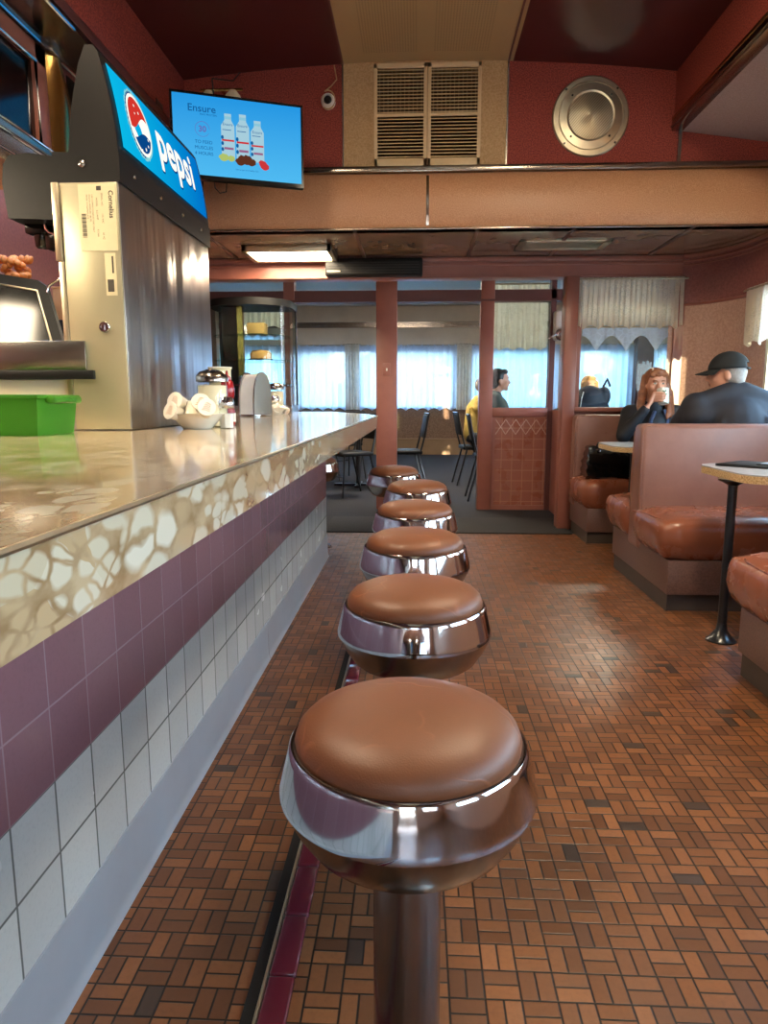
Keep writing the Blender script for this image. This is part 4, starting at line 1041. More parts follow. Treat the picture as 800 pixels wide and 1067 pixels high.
def grille(label, x0, x1, z0, z1):
    t = thing('air_vent', label, 'vent', ((x0+x1)/2, 4.8, z0), 'louvred vents on the tan panel')
    Y = 4.797; b = .022; m = MB()
    for a in ((x0, x0+b, z0, z1), (x1-b, x1, z0, z1), (x0, x1, z0, z0+.05), (x0, x1, z1-b*1.3, z1)): m.box(a[0], a[1], Y-.012, Y, a[2], a[3], .002)
    m.box(x0+b, x1-b, Y-.010, Y-.002, (z0+z1)/2-.006, (z0+z1)/2+.012); m.build('frame', 'vent_paint', t)
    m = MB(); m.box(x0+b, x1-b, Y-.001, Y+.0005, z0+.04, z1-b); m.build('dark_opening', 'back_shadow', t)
    n = 26
    for k in range(n):
        z = z0+.055+(z1-z0-.10)*k/(n-1)
        q = MB(); q.prism([(x0+b, Y-.010, z), (x0+b, Y-.009, z+.004), (x0+b, Y-.002, z+.010), (x0+b, Y-.002, z+.006)], (x1-x0-2*b, 0, 0)); q.build('louvre', 'vent_paint', t, smooth=0)
    m = MB()
    for k in range(11):
        x = x0+b+(x1-x0-2*b)*(k+.5)/11; m.box(x-.0012, x+.0012, Y-.004, Y-.002, (z0+z1)/2, z1-.03)
    m.build('upright_vanes', 'vent_paint', t)
grille('left one of the pair of louvred vents on the tan wall panel', -.292, .046, 2.528, 3.142)
grille('right one of the pair of louvred vents on the tan wall panel', .05, .388, 2.528, 3.142)

sk = thing('ceiling_speaker', 'round metal speaker grille on the red upper wall', 'speaker', (1.075, 4.8, 2.81)); c = (1.077, 4.80, 2.81)
m = MB(); m.lathe([(.240, 0), (.240, -.006), (.232, -.013), (.205, -.014), (.203, -.008), (.198, -.008), (.196, -.016), (.150, -.022), (.142, -.019), (.0, -.019)], c, 64, axis='y'); sp0 = m.build('flange', 'aluminium', sk, smooth=25)
def cone_mat():
    t = NT('speaker_mesh'); v = t.coord(); sp_ = t.n('ShaderNodeSeparateXYZ'); t.l(v, sp_.inputs[0])
    d = t.math('ADD', sp_.outputs[0], t.math('MULTIPLY', sp_.outputs[2], -.9)); f = t.math('FRACT', t.math('MULTIPLY', d, 62.)); ln = t.math('LESS_THAN', f, .35)
    col = t.mix(t.math('MULTIPLY', ln, .45), lin((196, 182, 152)), lin((92, 78, 58)))
    b = t.bsdf(col, .42, .7); b.inputs['Anisotropic'].default_value = .85; tg = t.n('ShaderNodeTangent'); tg.direction_type = 'RADIAL'; tg.axis = 'Y'; t.l(tg.outputs[0], b.inputs['Tangent']); MAT['speaker_mesh'] = t.m
cone_mat()
m = MB(); m.lathe([(.138, -.0195), (.10, -.026), (.05, -.031), (0, -.032)], c, 64, cap=False, axis='y'); m.build('grille', 'speaker_mesh', sk, smooth=60)
for k in range(4):
    a = PI/4+k*PI/2
    for r in (.170, .224):
        m = MB(); m.lathe([(.007, -.010), (.006, -.026 if r < .2 else -.019), (0, -.027 if r < .2 else -.02)], (c[0]+r*math.cos(a), c[1], c[2]+r*math.sin(a)), 10, axis='y'); m.build('screw', 'back_shadow', sk)
bs = thing('speaker_box', 'small black box fixed high on the left red wall', 'speaker box', (-1.5, 2.2, 2.9)); 
m = MB(); m.box(-1.52, -1.42, 2.07, 2.22, 3.0, 3.13, .006); m.build('case', 'black_plastic', bs); m = MB(); m.box(-1.425, -1.416, 2.085, 2.205, 3.012, 3.118, .003); m.build('grille', 'rubber', bs)

# lamp in the lower ceiling, ceiling vent, dark heater box on the header
lt = thing('ceiling_light', 'lit fluorescent fixture in the lower ceiling beyond the beam', 'ceiling light', (-.94, 5.34, 2.13))
m = MB()
for a in ((-1.265, -1.23, 5.14, 5.55), (-.655, -.62, 5.14, 5.55), (-1.265, -.62, 5.14, 5.17), (-1.265, -.62, 5.52, 5.55)): m.box(*a, 2.085, 2.136, .004)
m.build('frame', 'aluminium', lt)
m = MB(); m.box(-1.23, -.655, 5.17, 5.52, 2.10, 2.106); m.build('diffuser', 'tube_light', lt)
cv = thing('ceiling_vent', 'flat rectangular vent in the lower ceiling above the doorway', 'vent', (1.0, 5.26, 2.135)); m = MB()
for a in ((.70, 1.34, 5.10, 5.14), (.70, 1.34, 5.36, 5.40), (.70, .75, 5.10, 5.40), (1.29, 1.34, 5.10, 5.40)): m.box(*a, 2.124, 2.136, .002)
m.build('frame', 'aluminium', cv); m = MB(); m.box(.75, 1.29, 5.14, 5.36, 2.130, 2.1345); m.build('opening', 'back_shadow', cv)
for k in range(7):
    q = MB(); q.box(.75, 1.29, 5.15+.03*k, 5.155+.03*k, 2.124, 2.131); q.build('slat', 'aluminium', cv)
ac = thing('air_curtain', 'long black air curtain unit on the header above the counter end', 'heater', (-.34, 5.6, 2.04)); m = MB(); m.box(-.715, .03, 5.53, 5.66, 1.985, 2.112, .012, 3); m.build('case', 'black_plastic', ac)
m = MB()
for k in range(5): m.box(-.69, .005, 5.526, 5.531, 2.0+.019*k, 2.008+.019*k)
m.build('slots', 'rubber', ac); m = MB(); m.box(-.70, -.60, 5.526, 5.531, 2.012, 2.020); m.build('badge', 'aluminium', ac)
# little things on the partition
sw = thing('light_switch', 'pink light switch plate on the pink column', 'switch', (-.29, 6.63, 1.32)); m = MB(); m.box(-.325, -.255, 6.622, 6.631, 1.265, 1.38, .003); m.build('plate', 'pink_wood', sw); m = MB(); m.box(-.296, -.284, 6.612, 6.624, 1.31, 1.335, .002); m.build('toggle', 'white_plastic', sw)
hs = thing('soap_dispenser', 'white and chrome sanitiser dispenser on the dark door stile', 'dispenser', (1.29, 6.6, 1.66)); m = MB(); m.box(1.235, 1.34, 6.56, 6.655, 1.58, 1.84, .02, 3); m.build('case', 'white_plastic', hs); m = MB(); m.ball((1.29, 6.56, 1.63), (.05, .03, .055), 16, 12); m.build('window', 'chrome', hs); m = MB(); m.box(1.17, 1.25, 6.52, 6.56, 1.60, 1.615, .004, rot=(0, -.5, 0)); m.build('lever', 'chrome', hs)

# back bar: menu mirror in a chrome frame, gilt column
mm_ = thing('back_bar_mirror', 'dark framed mirror panel over the back bar at the upper left', 'mirror', (-1.71, 1.6, 2.16))
m = MB(); m.box(-1.722, -1.712, 0.2, 3.26, 2.15, 2.53); m.build('mirror_glass', 'black_gloss', mm_)
m = MB()
for a in ((.15, 3.36, 2.515, 2.60), (.15, 3.36, 2.13, 2.155), (.15, .22, 2.13, 2.60), (3.26, 3.36, 2.13, 2.60)): m.box(-1.722, -1.692, *a, .006)
m.build('frame', 'pink_wood', mm_)
m = MB(); m.tube([(-1.69, .22, 2.515), (-1.69, 3.26, 2.515), (-1.69, 3.26, 2.155), (-1.69, .22, 2.155)], .008, 8, closed=True); m.build('chrome_bead', 'chrome', mm_)
gc_ = thing('gilt_column', 'curved brass column with a swelling edge at the end of the mirror', 'column', (-1.7, 3.45, 2.16))
m = MB(); n = 14
for k in range(n):
    za = 2.16+.46*k/n; zb = 2.16+.46*(k+1)/n
    def wd(z): return .10+.19*math.sin(PI*min(1, max(0, (2.62-z)/.46))*.75+.1)
    def ring(z): return [(-1.72+.05*math.sin(PI*j/10), 3.37+wd(z)*j/10, z) for j in range(11)]
    a, b = ring(za), ring(zb)
    for p, q_, r_, s_ in zip(a, a[1:], b[1:], b): m.poly([p, q_, r_, s_])
bmesh.ops.remove_doubles(m.bm, verts=m.bm.verts[:], dist=1e-5); m.build('shaft', 'brass', gc_, smooth=60)
m = MB(); m.box(-1.73, -1.66, 3.36, 3.48, 2.60, 2.63, .006); m.box(-1.73, -1.66, 3.36, 3.60, 2.14, 2.165, .006); m.build('caps', 'chrome_worn', gc_)
m = MB(); m.box(-1.724, -1.715, 3.6, 4.75, 2.18, 2.6); struct(m.build('trim_19', 'black_gloss'))

# ------------------------------------------------------------------ curtains
def curtain(name, label, cat, p0, p1, z0, z1, mat_, waves, depth, scallop=0., nscal=1, group=None, flare=0., sag=None):
    """gathered cloth hung between p0 and p1"""
    p0 = Vector((*p0, 0)); p1 = Vector((*p1, 0)); d = p1-p0; L = d.length; d.normalize(); n = Vector((-d.y, d.x, 0))
    t = thing(name, label, cat, ((p0+p1)/2)+Vector((0, 0, z1)), group)
    nu = max(40, waves*10); nv = 16; m = MB(); g = []
    for j in range(nv+1):
        s = j/nv; row = []
        for i in range(nu+1):
            u = i/nu; ph = u*waves*2*PI
            lo = z0+(scallop*abs(math.cos(u*nscal*PI)) if scallop else 0)
            if sag: lo += sag(u)
            z = z1+(lo-z1)*s
            amp = depth*(.35+.65*s)
            off = amp*(math.sin(ph+.6*math.sin(ph*.37))+.3*math.sin(ph*2.3+1))
            uu = .5+(u-.5)*(1+flare*s)
            p = p0+d*(L*uu)+n*off; row.append(m.bm.verts.new((p.x, p.y, z)))
        g.append(row)
    for a, b in zip(g, g[1:]):
        for i in range(nu): m.bm.faces.new([a[i], a[i+1], b[i+1], b[i]])
    c_ = m.build('cloth', mat_, t, smooth=80)
    m = MB(); e0 = p0-d*.03; e1 = p1+d*.03; m.tube([(e0.x, e0.y, z1-.012), (e1.x, e1.y, z1-.012)], .007, 8); m.build('rod', 'aluminium', t)
    return t
curtain('valance', 'cream gathered valance with cutwork edge over the booth window', 'valance', (1.235, 5.655), (2.04, 5.655), 1.585, 1.975, 'lace_cream', 20, .010, .03, 7, flare=.02)
curtain('lace_curtain', 'sheer lace panel inside the booth window below the cream valance', 'lace curtain', (1.29, 5.70), (1.98, 5.70), 1.42, 1.62, 'lace_thin', 8, .004, .12, 3)
curtain('valance', 'white valance with eyelet edge on the right hand side window', 'valance', (2.285, 3.3), (2.262, 5.10), 1.40, 1.80, 'lace_cream', 26, .014, .04, 11)
where = ['behind the glass cake case', 'left of the pink column, above the counter end', 'across the window seen through the open doorway', 'behind the dark haired diner in the half glazed panel', 'seen through the left half of the booth window', 'seen through the right half of the booth window']
for i, (a, b) in enumerate(fw):
    curtain('lace_curtain', 'long sheer lace curtain '+where[i], 'lace curtain', (a-.03, YD-.09), (b+.03, YD-.09), .84, 2.08, 'lace_thin', int((b-a)*8), .022, .05, int((b-a)*5), 'sheer lace curtains in the dining room')
for i in (1, 2):
    a = (fw[i][1]+fw[i+1][0])/2
    curtain('lace_curtain', ['lace curtain gathered on the wall left of the pink column', 'lace curtain gathered on the wall beside the door post'][i-1], 'lace curtain', (a-.14, YD-.18), (a+.14, YD-.18), .86, 2.1, 'lace_cream', 5, .02, 0, 1, 'sheer lace curtains in the dining room')
curtain('valance', 'grey white gathered valance behind the half glazed door panel', 'valance', (.71, 6.78), (1.21, 6.78), 1.50, 2.12, 'lace_cream', 10, .012, .03, 4)
curtain('valance', 'white gathered valance above the glass cake case', 'valance', (-1.88, 6.78), (-1.26, 6.78), 1.72, 1.93, 'lace_cream', 12, .01, .02, 5)

# ------------------------------------------------------------------ dining room chairs and tables
def dining_chair():
    t = thing('dining_chair', '', 'chair', (0, 0, 0), 'black metal dining room chairs')
    m = MB(); m.box(-.20, .20, -.20, .20, .44, .485, .018, 3); m.build('seat', 'black_plastic', t)
    tmp = MB(); tmp.box(-.18, .18, -.235, -.21, .62, .88, .012, 3, rot=(.16, 0, 0), piv=(0, -.22, .62)); tmp.build('backrest', 'black_plastic', t)
    for s in (-1, 1):
        m = MB(); m.tube([(s*.19, .17, .45), (s*.20, .20, .0)], .011, 8); m.build('leg', 'black_metal', t)
        m = MB(); m.tube([(s*.19, -.15, .45), (s*.20, -.27, .0)], .011, 8); m.build('leg', 'black_metal', t)
        m = MB(); m.tube([(s*.19, -.17, .45), (s*.19, -.21, .60), (s*.18, -.27, .89)], .011, 8); m.build('back_post', 'black_metal', t)
    m = MB(); m.tube([(-.18, -.27, .89), (.18, -.27, .89)], .011, 8); m.tube([(-.195, .185, .22), (.195, .185, .22)], .008, 6); m.build('cross_bar', 'black_metal', t)
    return t
ch0 = dining_chair()
chairs = [(-.16, 7.95, PI/2+.12, 'black metal chair just past the pink column, its back leaning to the right'), (.80, 7.40, -PI/2, 'black metal chair under the diner with dark hair'),
          (.74, 8.75, -PI/2+.1, 'black metal chair under the diner in the yellow shirt'), (-.75, 7.65, 2.2, 'dark chair seen under the far end of the counter'), (-1.0, 9.35, .6, 'dark chair at the back table seen below the counter end'),
          (1.95, 8.28, PI, 'dark chair under the woman seen through the booth window')]
for i, (x, y, rz, lb) in enumerate(chairs):
    # local +y is where the sitter faces
    if i == 0: ch0.location = (x, y, 0); ch0.rotation_euler = (0, 0, rz); ch0['label'] = lb
    else: dup(ch0, (x, y, 0), rz, lb)
def dining_table(label, x, y, w, d, top_m='black_plastic'):
    t = thing('dining_table', label, 'table', (x, y, 0), 'dining room tables'); m = MB(); m.box(x-w/2, x+w/2, y-d/2, y+d/2, .72, .75, .008); m.build('tabletop', top_m, t)
    m = MB(); m.lathe([(.03, .02), (.03, .72)], (x, y, 0), 16); m.build('pedestal', 'black_metal', t)
    m = MB(); m.box(x-.3, x+.3, y-.03, y+.03, 0, .03, .008); m.box(x-.03, x+.03, y-.26, y+.26, 0, .03, .008); m.build('foot', 'black_metal', t)
dining_table('dark table seen in the shadow under the counter end', -.72, 8.5, .8, .8)
dining_table('dark table in front of the dark haired diner', 1.62, 7.45, .75, .8)

# ------------------------------------------------------------------ outside
m = MB(); m.box(-6, 5.62, -8.2, -8, -.4, 2.7); struct(m.build('wall_sun_block', 'beige_panel'))  # added unseen wall, blocks sun from the back door and nearer side windows
m = MB(); m.box(-16, 22, 13.75, 40, -.4, -.35); m.box(2.6, 22, -12, 13.8, -.4, -.35); struct(m.build('ground', 'asphalt'))
m = MB()
for k in range(150):
    x = random.uniform(-13, 16); r = random.uniform(.35, .9); zz = random.uniform(.2, 3.6)*random.random()+.4
    tmp = bmesh.new(); bmesh.ops.create_icosphere(tmp, subdivisions=3, radius=r)
    for v in tmp.verts: v.co *= 1+.28*math.sin(v.co.x*17+k)*math.sin(v.co.y*15+2*k)*math.cos(v.co.z*19)
    for v in tmp.verts: v.co += Vector((x, 24+random.uniform(-.02, .02)+(k % 7)*.5, zz))
    m.add(tmp)
tag(m.build('foliage', 'foliage', base=(0, 25, 0), smooth=0), 'blurred green foliage outside the lace curtained windows', 'foliage', kind='stuff')

# ------------------------------------------------------------------ people
def headshape(mm, c, R, k=1.):
    def P(x, y, z): return Vector(c)+R @ Vector((x*k, y*k, z*k))
    e = R.to_euler()
    def B(p, r): mm.ball(P(*p), tuple(q*k for q in r), 20, 14, e)
    B((0, -.008, .018), (.073, .094, .094)); B((0, .022, -.030), (.060, .068, .078)); B((0, .048, -.070), (.036, .036, .034)); B((0, .070, .032), (.048, .022, .02))
    for s in (-1, 1):
        B((s*.036, .062, -.024), (.024, .022, .024)); B((s*.074, -.004, -.012), (.010, .018, .030)); B((s*.028, .078, .006), (.014, .010, .009))
    mm.cone(P(0, .086, .010), P(0, .108, -.026), .007*k, .012*k); B((.010, .096, -.030), (.009, .009, .007)); B((-.010, .096, -.030), (.009, .009, .007))
    B((0, .086, -.052), (.020, .010, .006)); B((0, .084, -.062), (.017, .010, .006)); B((0, .074, -.094), (.020, .018, .016))
def face(parent, c, R, k=1., brow='hair_red'):
    def P(x, y, z): return Vector(c)+R @ Vector((x*k, y*k, z*k))
    e = R.to_euler()
    for s in (-1, 1):
        q = MB(); q.ball(P(s*.028, .084, .006), (.0105*k, .0075*k, .0065*k), 14, 10, e); b = q.build('eye', 'porcelain', parent)
        q = MB(); q.ball(P(s*.028, .0905, .006), (.0052*k, .003*k, .0055*k), 12, 8, e); q.build('iris', 'eye_dark', b)
        q = MB(); q.tube([P(s*.014, .089, .022), P(s*.028, .091, .027), P(s*.043, .082, .023)], .0032*k, 6); q.build('eyebrow', brow, parent)
    q = MB(); q.ball(P(0, .094, -.053), (.019*k, .005*k, .0035*k), 14, 8, e); q.ball(P(0, .092, -.061), (.016*k, .005*k, .004*k), 14, 8, e); q.build('lips', 'lips', parent)
def relaxed_hand(mm, w, d, n, side):
    """palm and five curled fingers from wrist w along d, palm facing n"""
    w = Vector(w); d = Vector(d).normalized(); n = Vector(n).normalized(); s = d.cross(n).normalized()*side
    for j in range(4):
        o_ = (j-1.5)*.019; a = w+s*o_*.7+d*.012; b = w+s*o_+d*.082
        mm.cone(a, b, .013, .0105)
        L = (.034, .040, .037, .028)[j]; p0 = b; dirv = d
        for q in range(3):
            an = .35+.45*q; dirv = d*math.cos(an)+n*math.sin(an); p1 = p0+dirv*L*(1, .72, .55)[q]; mm.cone(p0, p1, .0092-.0008*q, .0085-.0008*q); p0 = p1
    b0 = w-s*.022+d*.018; b1 = b0+(d*.6-s*.75+n*.25)*.042; mm.cone(b0, b1, .014, .0105); b2 = b1+(d*.9-s*.1+n*.35)*.034; mm.cone(b1, b2, .0105, .0085)
    mm.cone(b2, b2+(d*.9+s*.1+n*.35)*.024, .009, .0075)
def person(label, root, rz, head, elbows, wrists, sw=.18, bulk=1., lean=0., top='jacket_navy', legs='denim', hands=('relax', 'relax'), hr=0., hp=0., vox=.008, tz=0., hk=1., cat='person', gen=None, knees=.44, trap=.02):
    M = Matrix.Translation(root) @ Matrix.Rotation(rz, 4, 'Z'); R3 = M.to_3x3()
    def W(x, y, z): return M @ Vector((x, y, z))
    t = thing('person', label, cat, root)
    HR = R3 @ Euler((hp, 0, hr)).to_matrix(); hc = W(*head)
    sh = [(s*sw, lean-.01, .955+tz) for s in (-1, 1)]; chest = (0, lean*.8-.005, .85+tz)
    body = MB(); bz = .585
    body.ball(W(0, 0, bz), (.15*bulk, .12*bulk, .11), 20, 12, (0, 0, rz)); body.cone(W(0, 0, bz), W(*chest), .12*bulk, .135*bulk); body.ball(W(0, chest[1], chest[2]), ((sw-.015), .105*bulk, .13), 20, 12, (0, 0, rz))
    body.cone(W(-sw*.55, lean-.01, .965+tz), W(sw*.55, lean-.01, .965+tz), .05, .05)
    body.cone(W(0, lean, .96+tz), hc+HR @ Vector((0, -.015, -.05)), .056*hk, .050*hk); headshape(body, hc, HR, hk)
    lg = MB(); shoe = []; jk = MB()
    for i, s in enumerate((-1, 1)):
        body.cone(W(*sh[i]), W(*elbows[i]), .044*bulk, .036); body.cone(W(*elbows[i]), W(*wrists[i]), .036, .024)
        hip = W(s*.09, .02, .57); kn = W(s*.115, knees, .535); an = W(s*.12, knees+.03, .10)
        body.cone(hip, kn, .078*bulk, .056); body.cone(kn, an, .052, .034); body.cone(an+Vector((0, 0, -.05)), W(s*.13, knees+.17, .035), .034, .028); body.cone(an, an+Vector((0, 0, -.055)), .034, .03)
        lg.cone(W(s*.085, 0, .585), kn, .094*bulk, .072); lg.cone(kn, an+Vector((0, 0, .0)), .070, .052)
        f = MB(); f.cone(an+Vector((0, 0, -.052)), W(s*.132, knees+.18, .042), .042, .036); shoe.append(f)
        if hands[i] == 'relax':
            d = W(*wrists[i])-W(*elbows[i]); relaxed_hand(body, W(*wrists[i]), R3 @ Vector((-s*.55, .8, 0)), (0, 0, -1), s)
    if gen: gen(body, W, R3)
    b = remesh(body.build('body', 'skin', t, smooth=-1), vox, 3)
    face(t, hc, HR, hk, 'hair_grey' if bulk > 1.1 else 'hair_red')
    lg.ball(W(0, 0, .60), (.165*bulk, .135*bulk, .115), 20, 12, (0, 0, rz)); remesh(lg.build('trousers', legs, t, smooth=-1), .012, 4)
    for f in shoe: remesh(f.build('shoe', 'black_plastic', t, smooth=-1), .01, 2)
    g = .022
    jk.cone(W(0, 0, bz+.05), W(*chest), .13*bulk+g, .14*bulk+g); jk.ball(W(0, chest[1]+.012, chest[2]), (sw+.012, .104*bulk+g, .16), 22, 14, (0, 0, rz)); jk.ball(W(0, lean-.03, .915+tz), (sw*1.02, .088*bulk+.012, .12), 22, 14, (0, 0, rz)); jk.ball(W(0, lean-.005, .955+tz), (sw*.8, .075*bulk, .062), 20, 12, (0, 0, rz))
    jk.lathe([(.10, -.06), (.072, .03), (.064, .055), (.055, .05), (.05, 0)], W(0, lean-.004, .975+tz+trap), 24)
    for i in range(2):
        jk.cone(W(*sh[i]), W(*elbows[i]), .058*bulk+.012, .056); we = Vector(elbows[i]).lerp(Vector(wrists[i]), .93); jk.cone(W(*elbows[i]), W(*we), .055, .038)
        jk.ball(W(*sh[i]), .066*bulk+.008)
    for s in (-1, 1):
        jk.cone(W(s*.035, lean-.02, .985+tz+trap), W(*sh[(s+1)//2]), .052*bulk, .056*bulk+.008); jk.cone(W(s*.05, lean-.03, .93+tz), W(s*sw, lean-.03, .90+tz), .08*bulk, .07*bulk)
    for k in range(7):   # a few folds across the back and sleeves
        a = Vector((-.16+.05*k, lean-.12*bulk-.012, .80+tz+.012*(k % 3))); jk.cone(W(*a), W(a.x+.035, a.y, a.z+.07), .012, .016)
    o_ = remesh(jk.build('jacket', top, t, smooth=-1), .010, 16)
    return t, W, R3, HR, hc

def hairshell(parent, hc, HR, mt, parts, k=1., vox=.007):
    q = MB(); e = HR.to_euler()
    def P(p): return hc+HR @ Vector(p)*k
    for p in parts:
        if p[0] == 'b': q.ball(P(p[1]), tuple(x*k for x in p[2]), 20, 14, e)
        else: q.cone(P(p[1]), P(p[2]), p[3]*k, p[4]*k)
    return remesh(q.build('hair', mt, parent, smooth=-1), vox, 3)

# woman drinking from a mug
mugc = (-.008, .205, 1.066); mr = .042
def grip(body, W, R3):
    c = Vector(mugc)
    def A(a, z, ex=.010): return W(c.x+(mr+ex)*math.cos(a), c.y+(mr+ex)*math.sin(a), c.z+z)
    wr = Vector((.105, .20, .985)); pc_ = Vector((c.x+mr+.020, c.y+.004, c.z-.012))
    for j in range(4):
        z = .026-.019*j; k0 = W(c.x+mr+.026, c.y+.012-.004*j, c.z+z)
        body.cone(W(*(wr+Vector((-.006, (j-1.5)*-.006, .004)))), k0, .014, .0105)
        ln = (.9, 1., .95, .8)[j]
        p1 = A(.62*ln, z); p2 = A(1.15*ln, z-.001); p3 = A(1.6*ln, z-.002)
        body.cone(k0, p1, .0098, .009); body.cone(p1, p2, .009, .0085); body.cone(p2, p3, .0085, .0075)
    b0 = W(c.x+mr+.028, c.y-.014, c.z-.02); b1 = A(-.55, .016); b2 = A(-1.05, .026); body.cone(W(*wr), b0, .016, .014); body.cone(b0, b1, .013, .010); body.cone(b1, b2, .010, .008)
wm, W, R3, HR, hc = person('woman with long reddish hair in a dark jacket, drinking from a white mug', (1.75, 5.35, 0), PI, (0, .055, 1.155), [(-.24, .10, .72), (.235, .13, .78)], [(-.10, .30, .775), (.105, .20, .985)],
    sw=.165, bulk=.95, lean=.03, top='jacket_black', hands=('relax', 'mug'), hr=-.06, hp=-.02, vox=.0052, gen=grip, tz=-.015, knees=.40)
hairshell(wm, hc, HR, 'hair_red', [('b', (0, -.024, .034), (.086, .092, .092)), ('b', (0, .044, .092), (.058, .034, .022)), ('b', (.040, .064, .070), (.030, .016, .018)), ('b', (-.040, .064, .070), (.030, .016, .018)), ('b', (0, .076, .066), (.022, .012, .014)),
    ('c', (.072, -.02, .05), (.088, -.012, -.08), .028, .030), ('c', (.088, -.012, -.08), (.105, .04, -.20), .032, .016), ('c', (-.072, -.02, .05), (-.092, -.012, -.08), .028, .032), ('c', (-.092, -.012, -.08), (-.092, .075, -.22), .034, .022), ('c', (-.092, .02, -.12), (-.070, .10, -.24), .024, .012), ('c', (-.105, -.01, -.06), (-.125, .03, -.21), .026, .014),
    ('c', (.10, -.01, -.06), (.125, .02, -.19), .022, .012), ('c', (0, -.07, .02), (0, -.075, -.18), .07, .055)], vox=.0055)
q = MB(); c = Vector(mugc)
for s in (1,): q.tube([W(c.x, c.y, c.z)]*0+[W(.02, .135, .96), W(.05, .150, .90), W(.06, .155, .80)], .014, 8)
q.tube([W(-.05, .12, .97), W(-.07, .140, .90), W(-.07, .150, .80)], .014, 8); q.build('collar', 'shirt_blue', wm)
mg = thing('coffee_mug', 'white mug with a small green print held to the woman\'s mouth', 'mug', W(*mugc)); tilt = R3 @ Euler((.30, 0, 0)).to_matrix()
def TM(mm):
    for v in mm.bm.verts: v.co = W(*mugc)+tilt @ v.co
    return mm
q = MB(); q.lathe([(0, -.055), (.034, -.055), (.037, -.05), (mr-.001, .01), (mr, .056), (mr-.004, .056), (mr-.006, -.045), (0, -.046)], (0, 0, 0), 32, cap=False); TM(q).build('cup', 'mug_white', mg, smooth=50)
q = MB(); q.tube([(mr-.004, -.012, .03), (mr+.022, -.016, .022), (mr+.026, -.016, -.012), (mr-.006, -.012, -.032)], .006, 8); TM(q).build('handle', 'mug_white', mg)
q = MB()
for (a, z, rr) in ((1.45, .022, .008), (1.7, .03, .007), (1.25, .03, .006), (1.5, -.002, .010), (1.75, .004, .007), (1.3, .004, .006)):
    q.poly([((mr+.0012)*math.cos(a+rr/mr*math.cos(j*PI/5)), (mr+.0012)*math.sin(a+rr/mr*math.cos(j*PI/5)), z+rr*.7*math.sin(j*PI/5)) for j in range(10)])
TM(q).build('print', 'green_print', mg, smooth=-1)
# handbag on the booth seat
hb = thing('handbag', 'shiny black handbag on the booth seat beside the woman', 'handbag', (1.41, 5.22, .485))
q = MB(); tmp = bmesh.new(); bmesh.ops.create_cube(tmp, size=1); bmesh.ops.subdivide_edges(tmp, edges=tmp.edges[:], cuts=11, use_grid_fill=True)
for v in tmp.verts:
    z = v.co.z+.5; d = 1-.45*z**1.4; x = v.co.x*.36*(1-.10*z); y = v.co.y*.20*d; rx = max(0, abs(v.co.x)-.38)/.12; x -= math.copysign(.02*rx*rx, v.co.x)
    y += .010*math.sin(v.co.x*34+v.co.z*9)*(1 if abs(v.co.y) > .45 else 0); x += .006*math.sin(z*22); v.co = Vector((1.41+x*1.12, 5.22+y, .486+.215*z+.012*math.sin(v.co.x*14)*z))
q.add(tmp); q.build('bag', 'black_gloss', hb, smooth=80)
for s in (-1, 1):
    q = MB(); q.tube([(1.33, 5.22+s*.05, .68), (1.35, 5.22+s*.06, .725), (1.42, 5.22+s*.075, .715), (1.50, 5.22+s*.075, .70), (1.54, 5.22+s*.05, .68)], .008, 8); q.build('strap', 'black_gloss', hb)
q = MB(); q.tube([(1.29, 5.16, .685), (1.44, 5.145, .695), (1.58, 5.16, .685)], .004, 6)
for x in (1.33, 1.54): q.ball((x, 5.15, .672), .010)
q.build('zip', 'chrome', hb)

# man in the cap, seen from behind
mn, W, R3, HR, hc = person('man in a black cap and navy jacket seen from behind in the booth', (1.84, 4.17, 0), 0, (-.04, .05, 1.19), [(-.33, .16, .76), (.33, .16, .76)], [(-.16, .38, .80), (.16, .38, .80)],
    sw=.22, bulk=1.2, lean=.02, tz=.045, trap=.055, hr=1.15, hp=-.05, vox=.008, knees=.36)
hairshell(mn, hc, HR, 'hair_grey', [('b', (0, -.020, .010), (.078, .086, .082)), ('b', (0, -.045, -.030), (.066, .052, .05))])
q = MB(); e = HR.to_euler()
tmp = bmesh.new(); bmesh.ops.create_uvsphere(tmp, u_segments=36, v_segments=20, radius=1)
kill = [f for f in tmp.faces if f.calc_center_median().z < -.05 or (f.calc_center_median().y < -.72 and abs(f.calc_center_median().x) < .42 and f.calc_center_median().z < .38)]
bmesh.ops.delete(tmp, geom=kill, context='FACES')
for v in tmp.verts:
    z = v.co.z; v.co = hc+HR @ Vector((v.co.x*.089, -.008+v.co.y*.108, .028+(z*.098 if z > 0 else z*.06)))
q.add(tmp); cp = q.build('cap', 'cap_cloth', mn, smooth=70)
sm = cp.modifiers.new('thick', 'SOLIDIFY'); sm.thickness = .004; sm.offset = 1
q = MB(); n = 14; rows = []
for j in range(6):
    r = j/5; row = []
    for i in range(n+1):
        a = PI*(.12+.76*i/n); x = .089*math.cos(a); y = -.008+.106*math.sin(a)+r*.075*math.sin(a)**.7
        row.append(q.bm.verts.new(hc+HR @ Vector((x, y, .030-.02*r-.16*x*x/.089*r-.0))))
    rows.append(row)
for a, b in zip(rows, rows[1:]):
    for i in range(n): q.bm.faces.new([a[i], a[i+1], b[i+1], b[i]])
br = q.build('brim', 'cap_cloth', cp, smooth=70); sm = br.modifiers.new('thick', 'SOLIDIFY'); sm.thickness = .004
q = MB(); q.tube([hc+HR @ Vector((.09*math.sin(a), -.008-.109*math.cos(a), .026)) for a in [(-.5+.1*k) for k in range(11)]], .006, 8); q.build('strap', 'cap_cloth', cp)
q = MB(); q.ball(hc+HR @ Vector((0, -.008, .126)), (.008, .008, .005)); q.build('button', 'cap_cloth', cp)

